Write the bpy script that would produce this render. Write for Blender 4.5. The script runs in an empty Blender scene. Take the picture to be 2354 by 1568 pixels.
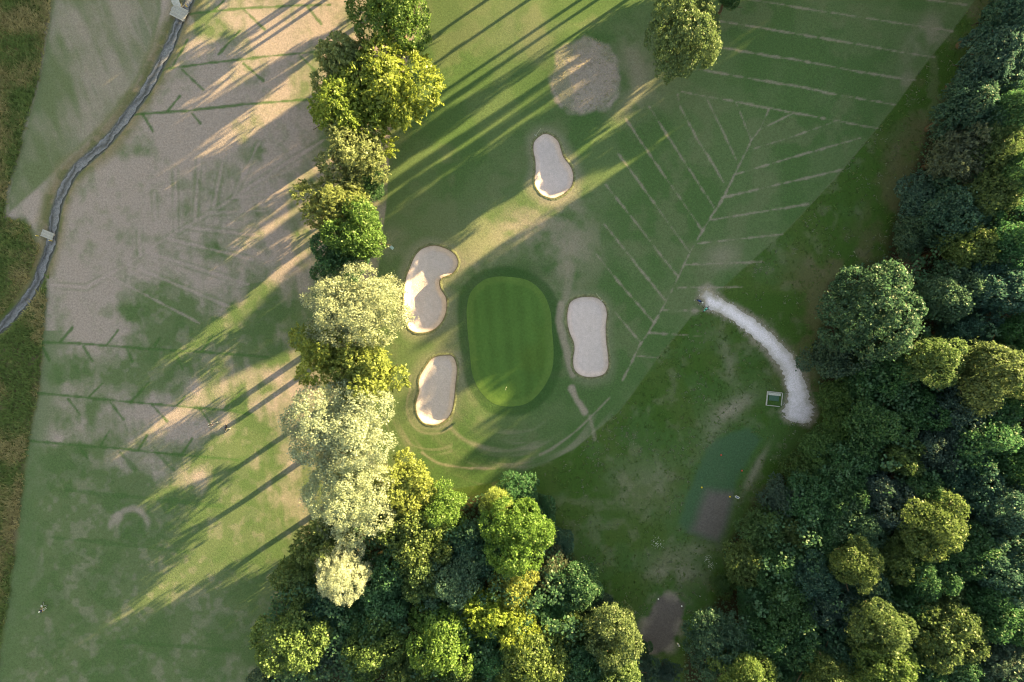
import bpy, math, random
import numpy as np
from mathutils import Vector, Matrix
from mathutils.geometry import delaunay_2d_cdt

# ------------------------------------------------------------------ camera, sky, sun, exposure
S = bpy.context.scene
COL = S.collection
CAM_H = 120.0                       # drone height in metres
PX = 180.0 / 2353.0                 # metres on the ground per pixel of a 2353 x 1568 picture
CX, CY = 1176.5, 784.0
SUN_AZ, SUN_EL = 34.0, 9.3         # degrees: azimuth counted from +x, elevation

cam = bpy.data.cameras.new("camera")
cam.sensor_width = 36.0
cam.lens = 24.0
cam.clip_start = 1.0
cam.clip_end = 6000.0
camo = bpy.data.objects.new("camera", cam)
camo.location = (0, 0, CAM_H)
camo.rotation_euler = (0, 0, 0)
COL.objects.link(camo)
S.camera = camo

world = bpy.data.worlds.new("World")
S.world = world
world.use_nodes = True
wn = world.node_tree
sky = wn.nodes.new("ShaderNodeTexSky")
sky.sky_type = 'NISHITA'
sky.sun_disc = False
sky.sun_elevation = math.radians(SUN_EL)
sky.sun_rotation = math.radians(90.0 - SUN_AZ)
sky.air_density = 1.9
sky.dust_density = 0.2
sky.ozone_density = 0.1
bg = wn.nodes["Background"]
bg.inputs[1].default_value = 0.06
wn.links.new(sky.outputs[0], bg.inputs[0])

sun = bpy.data.lights.new("sun", 'SUN')
sun.energy = 5.0
sun.angle = math.radians(0.5)
sun.color = (1.0, 0.745, 0.29)
suno = bpy.data.objects.new("sun", sun)
az, el = math.radians(SUN_AZ), math.radians(SUN_EL)
SUN_DIR = Vector((math.cos(az) * math.cos(el), math.sin(az) * math.cos(el), math.sin(el)))
suno.rotation_euler = SUN_DIR.to_track_quat('Z', 'Y').to_euler()
suno.location = SUN_DIR * 200
COL.objects.link(suno)

S.view_settings.view_transform = 'Standard'
S.view_settings.look = 'None'
S.view_settings.gamma = 1.0
S.view_settings.use_curve_mapping = False
S.view_settings.exposure = 3.03
S.cycles.filter_width = 1.15
S.cycles.max_bounces = 5
S.cycles.diffuse_bounces = 3
S.cycles.transmission_bounces = 3
S.cycles.glossy_bounces = 2

# ------------------------------------------------------------------ helpers
rng = np.random.default_rng(7)
random.seed(7)

def P(px, py):                       # picture pixel -> point on the flat ground
    return ((px - CX) * PX, (CY - py) * PX)

def W(pts):
    return [P(a, b) for a, b in pts]

class Noise:
    """Smooth value noise on a wrapped lattice, for ground relief and turf colour."""
    def __init__(self, seed, n=256):
        self.n = n
        self.g = np.random.default_rng(seed).random((n, n))
    def __call__(self, x, y, scale):
        u, v = np.asarray(x) / scale + 1000.3, np.asarray(y) / scale + 1000.7
        i, j = np.floor(u).astype(int), np.floor(v).astype(int)
        fu, fv = u - i, v - j
        fu, fv = fu * fu * (3 - 2 * fu), fv * fv * (3 - 2 * fv)
        n = self.n
        a, b = self.g[i % n, j % n], self.g[(i + 1) % n, j % n]
        c, d = self.g[i % n, (j + 1) % n], self.g[(i + 1) % n, (j + 1) % n]
        return (a * (1 - fu) + b * fu) * (1 - fv) + (c * (1 - fu) + d * fu) * fv

NZ = [Noise(i) for i in range(8)]

def fbm(x, y, scale, k=0, octaves=4):
    s, a, t = 0, 1.0, 0
    for o in range(octaves):
        s = s + a * NZ[(k + o) % 8](x, y, scale / 2 ** o)
        t += a
        a *= 0.55
    return s / t

def ss(a, b, x):
    t = np.clip((x - a) / (b - a), 0, 1)
    return t * t * (3 - 2 * t)

def seg_dist(X, Y, pts, closed=False):
    """Distance from each point to a polyline, with the position along it."""
    pts = list(pts) + ([pts[0]] if closed else [])
    best = np.full(X.shape, 1e9)
    along = np.zeros(X.shape)
    L = 0.0
    for (x0, y0), (x1, y1) in zip(pts[:-1], pts[1:]):
        dx, dy = x1 - x0, y1 - y0
        l2 = dx * dx + dy * dy + 1e-12
        t = np.clip(((X - x0) * dx + (Y - y0) * dy) / l2, 0, 1)
        d = (X - x0 - t * dx) ** 2 + (Y - y0 - t * dy) ** 2
        m = d < best
        best = np.where(m, d, best)
        along = np.where(m, L + t * math.sqrt(l2), along)
        L += math.sqrt(l2)
    return np.sqrt(best), along

def inside(X, Y, poly):
    r = np.zeros(X.shape, bool)
    n = len(poly)
    for i in range(n):
        x0, y0 = poly[i]
        x1, y1 = poly[(i + 1) % n]
        if y0 == y1:
            continue
        r ^= ((y0 > Y) != (y1 > Y)) & (X < (x1 - x0) * (Y - y0) / (y1 - y0) + x0)
    return r

def sdist(X, Y, poly):
    """Signed distance, positive inside."""
    d, _ = seg_dist(X, Y, poly, True)
    return np.where(inside(X, Y, poly), d, -d)

def smooth_closed(pts, n):
    """Closed Catmull-Rom curve through pts, n points."""
    m = len(pts)
    out = []
    for k in range(n):
        u = k * m / n
        i = int(u)
        t = u - i
        p = [np.array(pts[(i + j - 1) % m]) for j in range(4)]
        q = 0.5 * ((2 * p[1]) + (-p[0] + p[2]) * t + (2 * p[0] - 5 * p[1] + 4 * p[2] - p[3]) * t * t
                   + (-p[0] + 3 * p[1] - 3 * p[2] + p[3]) * t ** 3)
        out.append((float(q[0]), float(q[1])))
    return out

def smooth_open(pts, per=8):
    out = []
    m = len(pts)
    for i in range(m - 1):
        p = [np.array(pts[min(max(i + j - 1, 0), m - 1)], float) for j in range(4)]
        for s in range(per):
            t = s / per
            q = 0.5 * ((2 * p[1]) + (-p[0] + p[2]) * t + (2 * p[0] - 5 * p[1] + 4 * p[2] - p[3]) * t * t
                       + (-p[0] + 3 * p[1] - 3 * p[2] + p[3]) * t ** 3)
            out.append(tuple(float(v) for v in q))
    out.append(tuple(float(v) for v in pts[-1]))
    return out

def mesh_np(name, V, F, attrs=None, smooth=False):
    """Mesh from numpy arrays; F is (n, 3) or (n, 4)."""
    me = bpy.data.meshes.new(name)
    V = np.asarray(V, np.float32)
    F = np.asarray(F, np.int32)
    k = F.shape[1]
    me.vertices.add(len(V))
    me.vertices.foreach_set("co", V.ravel())
    me.loops.add(F.size)
    me.loops.foreach_set("vertex_index", F.ravel())
    me.polygons.add(len(F))
    me.polygons.foreach_set("loop_start", np.arange(0, F.size, k, dtype=np.int32))
    me.polygons.foreach_set("loop_total", np.full(len(F), k, np.int32))
    me.update(calc_edges=True)
    for an, av in (attrs or {}).items():
        av = np.asarray(av, np.float32)
        if av.ndim == 1:
            a = me.attributes.new(an, 'FLOAT', 'POINT')
            a.data.foreach_set("value", av)
        else:
            a = me.attributes.new(an, 'FLOAT_COLOR', 'POINT')
            a.data.foreach_set("color", np.concatenate([av, np.ones((len(av), 1), np.float32)], 1).ravel())
    if smooth:
        me.polygons.foreach_set("use_smooth", np.ones(len(F), bool))
    return me

def link(name, me, mat=None, parent=None, loc=None, rot=None, scale=None):
    o = bpy.data.objects.new(name, me)
    if mat is not None and me is not None and not me.materials:
        me.materials.append(mat)
    COL.objects.link(o)
    if parent is not None:
        o.parent = parent
    if loc is not None:
        o.location = loc
    if rot is not None:
        o.rotation_euler = rot
    if scale is not None:
        o.scale = scale
    return o

def tag(o, label=None, cat=None, group=None, kind=None):
    for k, v in (("label", label), ("category", cat), ("group", group), ("kind", kind)):
        if v:
            o[k] = v
    return o

class MB:
    """Collects boxes, tubes and discs, then links them as one mesh object."""
    def __init__(self):
        self.v, self.f = [], []
    def add(self, v, f):
        b = len(self.v)
        self.v += [tuple(p) for p in v]
        self.f += [tuple(i + b for i in q) for q in f]
        return self
    def box(self, c, size, rz=0.0, ry=0.0):
        m = Matrix.Rotation(rz, 4, 'Z') @ Matrix.Rotation(ry, 4, 'Y')
        v = [Vector(c) + m @ Vector((sx * size[0] / 2, sy * size[1] / 2, sz * size[2] / 2))
             for sz in (-1, 1) for sy in (-1, 1) for sx in (-1, 1)]
        return self.add(v, [(0, 2, 3, 1), (4, 5, 7, 6), (0, 1, 5, 4), (2, 6, 7, 3), (0, 4, 6, 2), (1, 3, 7, 5)])
    def tube(self, pts, rad, n=8):
        if not isinstance(rad, (list, tuple)):
            rad = [rad] * len(pts)
        v, f = [], []
        pts = [Vector(p) for p in pts]
        for i, p in enumerate(pts):
            d = (pts[min(i + 1, len(pts) - 1)] - pts[max(i - 1, 0)]).normalized()
            a = d.orthogonal().normalized()
            b = d.cross(a)
            for k in range(n):
                t = 2 * math.pi * k / n
                v.append(p + (a * math.cos(t) + b * math.sin(t)) * rad[i])
        for i in range(len(pts) - 1):
            for k in range(n):
                f.append((i * n + k, i * n + (k + 1) % n, (i + 1) * n + (k + 1) % n, (i + 1) * n + k))
        f.append(tuple(range(n - 1, -1, -1)))
        f.append(tuple(range((len(pts) - 1) * n, len(pts) * n)))
        return self.add(v, f)
    def ball(self, c, r, n=10, m=6):
        if not isinstance(r, (list, tuple)):
            r = (r, r, r)
        v, f = [], []
        for i in range(m + 1):
            ph = math.pi * i / m
            for k in range(n):
                t = 2 * math.pi * k / n
                v.append((c[0] + r[0] * math.sin(ph) * math.cos(t), c[1] + r[1] * math.sin(ph) * math.sin(t), c[2] + r[2] * math.cos(ph)))
        for i in range(m):
            for k in range(n):
                f.append((i * n + k, (i + 1) * n + k, (i + 1) * n + (k + 1) % n, i * n + (k + 1) % n))
        return self.add(v, f)
    def build(self, name, mat, parent=None, loc=None, rot=None, smooth=False):
        me = bpy.data.meshes.new(name)
        me.from_pydata(self.v, [], self.f)
        me.validate()
        if smooth:
            me.polygons.foreach_set("use_smooth", np.ones(len(me.polygons), bool))
        return link(name, me, mat, parent, loc, rot)

# ------------------------------------------------------------------ materials
def nt(name):
    m = bpy.data.materials.new(name)
    m.use_nodes = True
    t = m.node_tree
    b = t.nodes["Principled BSDF"]
    b.inputs["Roughness"].default_value = 0.85
    b.inputs["Specular IOR Level"].default_value = 0.15
    return m, t, b

def N(t, kind, **kw):
    n = t.nodes.new("ShaderNode" + kind)
    for k, v in kw.items():
        setattr(n, k, v)
    return n

def noise_node(t, coord, scale, detail=4.0, rough=0.6):
    n = N(t, "TexNoise")
    n.inputs["Scale"].default_value = scale
    n.inputs["Detail"].default_value = detail
    n.inputs["Roughness"].default_value = rough
    t.links.new(coord, n.inputs["Vector"])
    return n.outputs["Fac"]

def maprange(t, val, a, b, c, d):
    n = N(t, "MapRange")
    t.links.new(val, n.inputs[0])
    for i, v in enumerate((a, b, c, d)):
        n.inputs[1 + i].default_value = v
    return n.outputs[0]

def math_node(t, op, a, b):
    n = N(t, "Math", operation=op)
    for i, v in enumerate((a, b)):
        if isinstance(v, (int, float)):
            n.inputs[i].default_value = v
        else:
            t.links.new(v, n.inputs[i])
    return n.outputs[0]

def scale_col(t, col, fac):
    n = N(t, "VectorMath", operation='SCALE')
    t.links.new(col, n.inputs[0])
    t.links.new(fac, n.inputs["Scale"])
    return n.outputs[0]

def bump(t, b, h, dist, strength=1.0):
    n = N(t, "Bump")
    n.inputs["Strength"].default_value = strength
    n.inputs["Distance"].default_value = dist
    t.links.new(h, n.inputs["Height"])
    t.links.new(n.outputs[0], b.inputs["Normal"])

def painted_ground(name, fine=(3.2, 11.0), amt=(0.17, 0.22), bump_d=0.04):
    """Colour from the mesh attribute, broken up by two scales of noise."""
    m, t, b = nt(name)
    co = N(t, "TexCoord").outputs["Object"]
    a = N(t, "Attribute", attribute_name="Col")
    n1 = noise_node(t, co, fine[0], 3)
    n2 = noise_node(t, co, fine[1], 2)
    f1 = maprange(t, n1, 0.3, 0.7, 1 - amt[0], 1 + amt[0])
    f2 = maprange(t, n2, 0.3, 0.7, 1 - amt[1], 1 + amt[1])
    t.links.new(scale_col(t, a.outputs["Color"], math_node(t, 'MULTIPLY', f1, f2)), b.inputs["Base Color"])
    bump(t, b, math_node(t, 'ADD', n1, n2), bump_d, 0.7)
    return m

def plain(name, col, rough=0.6, spec=0.3, var=0.12, scale=6.0, metal=0.0):
    m, t, b = nt(name)
    co = N(t, "TexCoord").outputs["Object"]
    f = maprange(t, noise_node(t, co, scale, 3), 0.3, 0.7, 1 - var, 1 + var)
    rgb = N(t, "RGB")
    rgb.outputs[0].default_value = (*col, 1)
    t.links.new(scale_col(t, rgb.outputs[0], f), b.inputs["Base Color"])
    b.inputs["Roughness"].default_value = rough
    b.inputs["Specular IOR Level"].default_value = spec
    b.inputs["Metallic"].default_value = metal
    return m

def leaf_material():
    """Leaves: colour of the tree (object colour) varied per leaf, part of the light passes through."""
    m = bpy.data.materials.new("leaves")
    m.use_nodes = True
    t = m.node_tree
    b = t.nodes["Principled BSDF"]
    oi = N(t, "ObjectInfo")
    a = N(t, "Attribute", attribute_name="tint")
    f = maprange(t, a.outputs["Fac"], 0.0, 1.0, 0.55, 1.45)
    c = scale_col(t, oi.outputs["Color"], f)
    hs = N(t, "HueSaturation")
    t.links.new(c, hs.inputs["Color"])
    hue = maprange(t, a.outputs["Fac"], 0.0, 1.0, 0.515, 0.485)
    t.links.new(hue, hs.inputs["Hue"])
    t.links.new(hs.outputs[0], b.inputs["Base Color"])
    b.inputs["Roughness"].default_value = 0.48
    b.inputs["Specular IOR Level"].default_value = 0.45
    tr = N(t, "BsdfTranslucent")
    t.links.new(hs.outputs[0], tr.inputs["Color"])
    mx = N(t, "MixShader")
    mx.inputs[0].default_value = 0.46
    t.links.new(b.outputs[0], mx.inputs[1])
    t.links.new(tr.outputs[0], mx.inputs[2])
    t.links.new(mx.outputs[0], t.nodes["Material Output"].inputs["Surface"])
    return m

M_LEAF = leaf_material()
M_BARK = plain("bark", (0.10, 0.075, 0.055), 0.9, 0.1, 0.3, 4)
M_GROUND = painted_ground("turf")
M_SAND = painted_ground("sand", (1.4, 7.0), (0.07, 0.12), 0.09)
M_GREEN = painted_ground("putting_turf", (2.2, 14.0), (0.10, 0.16), 0.02)
M_GRAVEL = painted_ground("gravel", (4.0, 14.0), (0.16, 0.30), 0.06)
M_WOOD = plain("weathered_wood", (0.36, 0.34, 0.36), 0.8, 0.15, 0.18, 5)
M_TUFT = painted_ground("tuft", (2.0, 9.0), (0.15, 0.1), 0.0)
_t = M_TUFT.node_tree
_tr, _mx = N(_t, "BsdfTranslucent"), N(_t, "MixShader")
_b = _t.nodes["Principled BSDF"]
_t.links.new(_b.inputs["Base Color"].links[0].from_socket, _tr.inputs["Color"])
_mx.inputs[0].default_value = 0.35
_t.links.new(_b.outputs[0], _mx.inputs[1])
_t.links.new(_tr.outputs[0], _mx.inputs[2])
_t.links.new(_mx.outputs[0], _t.nodes["Material Output"].inputs["Surface"])

# ------------------------------------------------------------------ outlines of the course, in picture pixels
def zz(pts, ox, oy, k=0.3418):
    return [(ox + a * k, oy + b * k) for a, b in pts]

BUNKERS = [
    zz([(1070,138),(1150,160),(1205,195),(1230,240),(1225,285),(1190,330),(1130,355),(1108,380),(1115,430),(1150,490),(1155,560),(1140,620),
        (1110,670),(1060,710),(1000,725),(940,722),(895,690),(870,630),(866,540),(868,440),(880,360),(905,290),(940,210),(990,160)], 632, 517),
    zz([(1150,876),(1190,880),(1215,915),(1225,980),(1215,1080),(1205,1180),(1190,1250),(1160,1300),(1110,1335),(1060,1343),(1000,1330),
        (960,1280),(948,1220),(955,1170),(970,1120),(968,1060),(980,1010),(1010,960),(1050,905),(1090,883)], 632, 517),
    zz([(2110,484),(2170,495),(2215,540),(2230,600),(2222,680),(2225,780),(2238,880),(2240,950),(2215,1000),(2170,1020),(2110,1025),(2050,1010),
        (2010,970),(2002,900),(2010,840),(2005,790),(1980,730),(1963,660),(1965,580),(1985,520),(2040,490)], 632, 517),
    zz([(1800,905),(1850,910),(1900,950),(1920,1000),(1940,1060),(1985,1120),(2005,1180),(1995,1250),(1960,1290),(1925,1315),(1870,1335),
        (1810,1320),(1770,1285),(1745,1230),(1750,1150),(1748,1080),(1735,1010),(1745,950)], 632, 0),
]
GREEN = zz([(1560,350),(1700,375),(1800,460),(1850,580),(1860,700),(1872,850),(1860,980),(1800,1100),(1710,1190),(1600,1220),(1480,1205),
            (1390,1130),(1330,1010),(1310,850),(1295,700),(1290,560),(1320,450),(1400,375),(1480,352)], 632, 517)
BUNKERS_W = [smooth_closed(W(b), 120) for b in BUNKERS]
GREEN_W = smooth_closed(W(GREEN), 140)
BUNKER_DEPTH = [0.95, 0.6, 0.7, 0.8]

STREAM = W([(446,-40),(432,0),(412,40),(392,92),(368,140),(335,200),(300,250),(262,300),(230,335),(195,365),(165,395),(140,440),(125,485),(118,530),
            (112,565),(95,610),(80,650),(55,690),(25,725),(0,750),(-60,800)])
STREAM = smooth_open(STREAM, 6)

FAIRWAY_EDGE = [(2275,-40),(2240,0),(2188,72),(2140,130),(2068,229),(2017,294),(1915,414),(1806,531),(1738,590),(1660,662),(1588,729),(1512,821),
                (1460,895),(1424,944),(1376,985),(1321,1032),(1260,1062),(1189,1092),(1120,1112),(1053,1123),(960,1125),(880,1100)]
FAIRWAY = W(FAIRWAY_EDGE + [(840,1000),(860,700),(890,450),(900,250),(960,60),(990,-60)])
FOREST_R = W([(2340,-60),(2300,0),(2240,70),(2190,180),(2130,290),(2090,400),(2040,530),(2030,590),(1960,610),(1895,650),(1885,740),(1865,790),(1880,900),
              (1890,960),(1840,1010),(1800,1080),(1740,1130),(1700,1200),(1660,1260),(1670,1330),(1640,1380),(1600,1440),(1570,1500),(1560,1640),
              (2500,1640),(2500,-60)])
FOREST_B = W([(880,1130),(960,1090),(1040,1140),(1130,1130),(1230,1140),(1270,1230),(1310,1260),(1360,1330),(1400,1400),(1460,1440),(1490,1540),(1500,1640),
              (590,1640),(620,1500),(640,1350),(700,1250),(800,1200)])
LEFT_ROUGH = W([(-200,-80),(128,-60),(118,0),(90,180),(45,350),(18,450),(14,520),(-200,540)])
LEFT_VERGE = W([(-200,500),(60,500),(112,600),(108,700),(98,780),(90,900),(70,1000),(50,1150),(25,1350),(0,1500),(-20,1640),(-200,1640)])
LEFT_FAIR = W([(118,0),(90,180),(45,350),(18,450),(20,490),(90,430),(150,370),(240,290),(310,200),(350,110),(370,30),(372,-60),(128,-60)])
TEE_UP = W([(1622,1030),(1655,1000),(1720,985),(1748,1010),(1730,1040),(1690,1131),(1670,1223),(1652,1250),(1578,1228),(1560,1200),(1590,1110)])
TEE_DIRT = W([(1625,1128),(1687,1131),(1676,1190),(1668,1225),(1652,1250),(1620,1240),(1584,1223),(1598,1196),(1612,1160)])
TEE_LOW = W(zz([(1230,980),(1340,985),(1425,1040),(1410,1100),(1370,1230),(1310,1350),(1220,1395),(1140,1370),(1110,1290),(1130,1180),(1180,1080)], 1092, 1032))
PATH_C = [(1612,672,15),(1625,682,17),(1641,698,17),(1680,717,15),(1724,749,16),(1762,782,17),(1796,820,18),(1817,852,20),(1828,886,21),(1834,918,25),(1835,940,33),(1833,956,33),(1831,966,26),(1830,971,12)]

DRY_LINES = [  # drains showing as pale strips, fairway beside the wood
    [(1700,-6),(1733,0),(1873,24),(2003,44),(2188,72)], [(1648,48),(1744,63),(1891,89),(2147,132)], [(1627,104),(1744,125),(1822,137),(1966,164),(2106,185)],
    [(1603,159),(1696,176),(1853,203),(1904,215),(2058,241)], [(1566,212),(1689,234),(1822,260),(1925,279),(2017,296)], [(2130,0),(2219,12)],
    [(1621,222),(1655,291),(1692,369)], [(1691,236),(1709,280),(1726,323)], [(1766,253),(1744,301),(1726,323)], [(1822,261),(1740,302)],
    [(1557,219),(1559,239),(1600,318),(1641,383),(1662,419)], [(1491,246),(1539,321),(1583,390),(1641,478)], [(1436,273),(1518,393),(1556,448),(1614,531)],
    [(1420,355),(1436,376),(1501,465),(1549,533),(1584,580)], [(1391,425),(1436,482),(1477,533),(1519,589),(1557,635)],
    [(1389,517),(1424,561),(1471,620),(1528,690)], [(1369,585),(1434,664),(1502,741)], [(1413,719),(1471,787)],
    [(1726,323),(1716,345),(1687,402),(1662,455),(1638,492),(1614,531),(1584,582),(1547,661),(1519,714),(1492,761),(1471,790),(1430,874)],
    [(1716,347),(1812,318),(1921,279)], [(1687,402),(1846,355),(1976,318)], [(1658,455),(1873,405),(1937,390)], [(1631,506),(1856,470)],
    [(1601,560),(1796,539)], [(1574,609),(1748,602)], [(1547,662),(1704,660)], [(1521,713),(1642,715)], [(1492,765),(1611,773)], [(1463,818),(1512,823)]]
PALE_LINES = [  # the same on the parched field
    [(113,655),(198,661),(239,637),(294,608),(362,560),(427,522),(485,489),(537,456),(643,386),(752,318)],
    [(403,390),(405,530)], [(354,444),(359,533)], [(516,355),(492,478)], [(458,366),(449,506)], [(595,332),(537,455)], [(320,520),(322,585)],
    [(537,456),(641,444)], [(489,490),(612,485)], [(429,522),(598,543)], [(386,549),(581,597)], [(338,580),(571,654)], [(294,608),(526,705)], [(250,635),(458,743)]]
LUSH_LINES = [  # drains showing as green strips
    [(437,32),(560,19),(697,13),(760,12)], [(362,161),(485,145),(619,130),(725,120)], [(294,263),(437,255),(560,241),(711,229)],
    [(560,22),(608,68)], [(513,3),(492,24)], [(707,17),(738,56)], [(417,159),(468,207)], [(398,150),(431,92)], [(550,72),(502,126)], [(560,147),(605,186)],
    [(687,126),(728,167)], [(386,255),(414,222)], [(441,260),(461,284)], [(328,263),(352,304)],
    [(92,787),(191,790),(325,801),(461,809),(615,821)], [(140,785),(167,753)], [(246,792),(270,760)], [(191,796),(212,830)], [(403,811),(420,850)],
    [(463,808),(489,770)], [(290,800),(304,830)], [(355,794),(366,777)], [(96,794),(113,828)],
    [(84,903),(191,913),(308,925),(410,934),(530,944),(581,954)], [(205,912),(236,881)], [(301,924),(342,879)], [(157,917),(185,954)], [(253,924),(284,965)],
    [(349,931),(383,968)], [(458,939),(482,972)], [(407,931),(424,912)], [(513,941),(554,903)],
    [(65,1013),(171,1023),(273,1031),(376,1043),(547,1057)], [(232,1023),(250,992)], [(318,1033),(337,1001)], [(417,1045),(441,1009)], [(183,1028),(202,1054)]]
FAINT_LINES = [[(154,1126),(290,1141),(410,1153),(513,1165)], [(116,1235),(273,1251),(444,1271)], [(273,1475),(342,1480),(530,1495)], [(405,1150),(382,1178),(360,1140)], [(275,1040),(310,1080)], [(362,1046),(398,1080)]]

def bunker_profile(d, depth, wall):
    return -depth * (0.75 * ss(0.0, wall, d) + 0.25 * ss(0.0, 3.2, d))

def relief(X, Y):
    """Ground level without the bunkers' hollows and the ditch."""
    z = 0.9 * (fbm(X, Y, 60, 1, 3) - 0.5) + 0.25 * (fbm(X, Y, 14, 3, 3) - 0.5)
    for px, py, r, h in ((1090,600,5.5,0.35), (1345,178,6.0,0.55), (1330,330,6,0.3), (1060,890,6,0.25), (1420,780,7,0.3), (1172,787,14,0.3)):
        a, b = P(px, py)
        z = z + h * np.exp(-((X - a) ** 2 + (Y - b) ** 2) / (r * r))
    return z

def relief1(x, y):
    return float(relief(np.array([x]), np.array([y]))[0])

def near(X, Y, pts, pad):
    xs, ys = [p[0] for p in pts], [p[1] for p in pts]
    return (X > min(xs) - pad) & (X < max(xs) + pad) & (Y > min(ys) - pad) & (Y < max(ys) + pad)

def masked_sdist(X, Y, poly, pad):
    d = np.full(X.shape, -1e3)
    m = near(X, Y, poly, pad)
    d[m] = sdist(X[m], Y[m], poly)
    return d

def masked_line(X, Y, pts, pad):
    d = np.full(X.shape, 1e3)
    m = near(X, Y, pts, pad)
    if m.any():
        d[m] = seg_dist(X[m], Y[m], pts)[0]
    return d

# ------------------------------------------------------------------ ground
STEP = 0.22
fx = np.arange(-97, 97.01, STEP)
fy = np.arange(-68, 68.01, STEP)
far = np.array([2.0, 6, 14, 30, 60, 120, 250, 500, 1000, 2500])
xs = np.concatenate([-97 - far[::-1], fx, 97 + far])
ys = np.concatenate([-68 - far[::-1], fy, 68 + far])
GX, GY = np.meshgrid(xs, ys)
X, Y = GX.ravel(), GY.ravel()
Z = relief(X, Y)
PXX, PYY = X / PX + CX, CY - Y / PX          # each ground point's place on the plan, in plan pixels

C = {k: np.array(v) for k, v in dict(
    fair=(0.094, 0.148, 0.060), lush=(0.056, 0.120, 0.034), deep=(0.030, 0.080, 0.020), dry=(0.335, 0.285, 0.262), mow=(0.120, 0.155, 0.076), rough=(0.044, 0.098, 0.016),
    brown=(0.135, 0.108, 0.066), straw=(0.26, 0.20, 0.09), soil=(0.130, 0.112, 0.108), litter=(0.035, 0.030, 0.018), bank=(0.19, 0.17, 0.095),
    moss=(0.075, 0.115, 0.030), worn=(0.270, 0.245, 0.195), bluegreen=(0.050, 0.108, 0.060)).items()}
for k_ in C:
    C[k_] = C[k_] * np.array((1.0, 0.92, 1.08))
col = np.zeros((len(X), 3))
def mix(key, f):
    global col
    f = np.clip(f, 0, 1)[:, None]
    col = col * (1 - f) + C[key][None] * f

n_big, n_mid, n_sm, n_mid2 = fbm(X, Y, 26, 0), fbm(X, Y, 9, 2), fbm(X, Y, 2.2, 4), fbm(X, Y, 5, 5)
streak = fbm(X * 1.0 + Y * 0.12, Y * 0.10, 1.6, 6, 3)       # mower streaks, mostly along y

# parched field west of the tree belt
mix('fair', np.ones(len(X)))
mix('mow', 0.35 * np.ones(len(X)))
dryness = (0.80 - 0.00062 * np.clip(PYY - 300, 0, 2000)) + 0.9 * (n_big - 0.5) + 0.9 * (n_mid - 0.5) + 0.9 * (fbm(X, Y, 3.6, 1) - 0.5) + 0.55 * (n_sm - 0.5) + 0.5 * (streak - 0.5)
def blob(px, py, rx, ry, rot=0.0):
    dx, dy = PXX - px, PYY - py
    c, s = math.cos(rot), math.sin(rot)
    return np.exp(-(((dx * c + dy * s) / rx) ** 2 + ((-dx * s + dy * c) / ry) ** 2))
for b in ((430,310,70,70,0,.8), (600,140,150,100,0,.35), (330,480,120,90,0,.3), (420,985,80,42,0,.9), (300,930,190,40,0,.35), (180,990,90,40,0,.5), (300,1065,90,40,0,.5),
          (420,1100,55,40,0,.45), (200,640,110,110,0,.3), (430,650,90,45,.3,.25), (640,560,60,60,0,.2)):
    dryness += b[5] * blob(*b[:5])
for b in ((400,745,110,70,0,.9), (330,690,80,50,0,.4), (160,860,60,25,0,.7), (360,850,120,25,0,.6), (560,770,90,60,0,.5), (300,350,50,30,0,.5), (470,60,50,40,0,.6),
          (620,700,60,90,0,.4), (350,1300,330,180,0,.5), (600,1000,60,60,0,.5), (300,1200,40,40,0,.4), (700,420,60,120,0,.35)):
    dryness -= b[5] * blob(*b[:5])
mix('mow', 0.5 * ss(0.45, 0.65, n_mid2) * ss(0.35, 0.6, streak))
fd = ss(0.22, 0.92, dryness)
mix('dry', 0.86 * fd)
n_f1, n_f2 = fbm(X, Y, 1.5, 6, 3), fbm(X, Y, 0.7, 1, 2)
mix('fair', 0.50 * ss(0.50, 0.64, 0.65 * n_f1 + 0.35 * n_f2) * fd * ss(1.15, 0.55, dryness))
mix('dry', 0.22 * ss(0.50, 0.66, n_f1) * (1 - fd))
mix('lush', 0.55 * ss(0.50, 0.15, dryness) * ss(0.42, 0.62, n_mid2))
arc = np.abs(np.hypot((PXX - 300) / 1.0, (PYY - 1210) / 1.05) - 38)
mix('dry', 0.6 * ss(15, 3, arc + 34 * (n_mid2 - 0.45)) * ss(1226, 1200, PYY) * ss(0.3, 0.55, n_sm + 0.1))
mix('lush', 0.5 * blob(303, 1220, 26, 22))
left_edge = np.interp(PYY, [600, 780, 900, 1000, 1150, 1350, 1568], [118, 98, 90, 70, 50, 25, 0])
mix('fair', 0.75 * ss(70, 20, PXX - left_edge) * (PYY > 760) * ss(0.30, 0.55, n_mid + 0.2))

# mown strip west of the stream
dl = masked_sdist(X, Y, LEFT_FAIR, 6)
mix('mow', ss(-0.4, 0.5, dl))
s2 = fbm(X * 0.9 + Y * 0.35, Y * 0.12 - X * 0.03, 2.4, 2, 3)
mix('dry', 0.62 * ss(0.42, 0.72, 0.6 * n_mid + 0.5 * s2) * ss(0, 1, dl))
mix('lush', 0.45 * ss(0.52, 0.70, s2) * ss(0, 1, dl))
# long grass at the west edge and beside the stream
f_lr = ss(-0.5, 0.8, masked_sdist(X, Y, LEFT_ROUGH, 8) + 1.0 * (n_sm - 0.5))
mix('moss', f_lr)
mix('straw', f_lr * 0.75 * ss(0.42, 0.68, n_mid))
f_lv = ss(-0.5, 0.8, masked_sdist(X, Y, LEFT_VERGE, 8) + 1.0 * (n_sm - 0.5))
mix('moss', f_lv)
mix('bank', f_lv * 0.8 * ss(0.40, 0.66, n_mid2))
mix('brown', f_lv * 0.6 * ss(0.52, 0.72, n_mid))
d_st = masked_line(X, Y, STREAM, 8)
fb = ss(3.4, 1.2, d_st + 1.6 * (n_mid2 - 0.5)) * (PYY < 640)
mix('bank', 0.8 * fb)
mix('moss', 0.55 * fb * ss(0.45, 0.6, n_sm))

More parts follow.
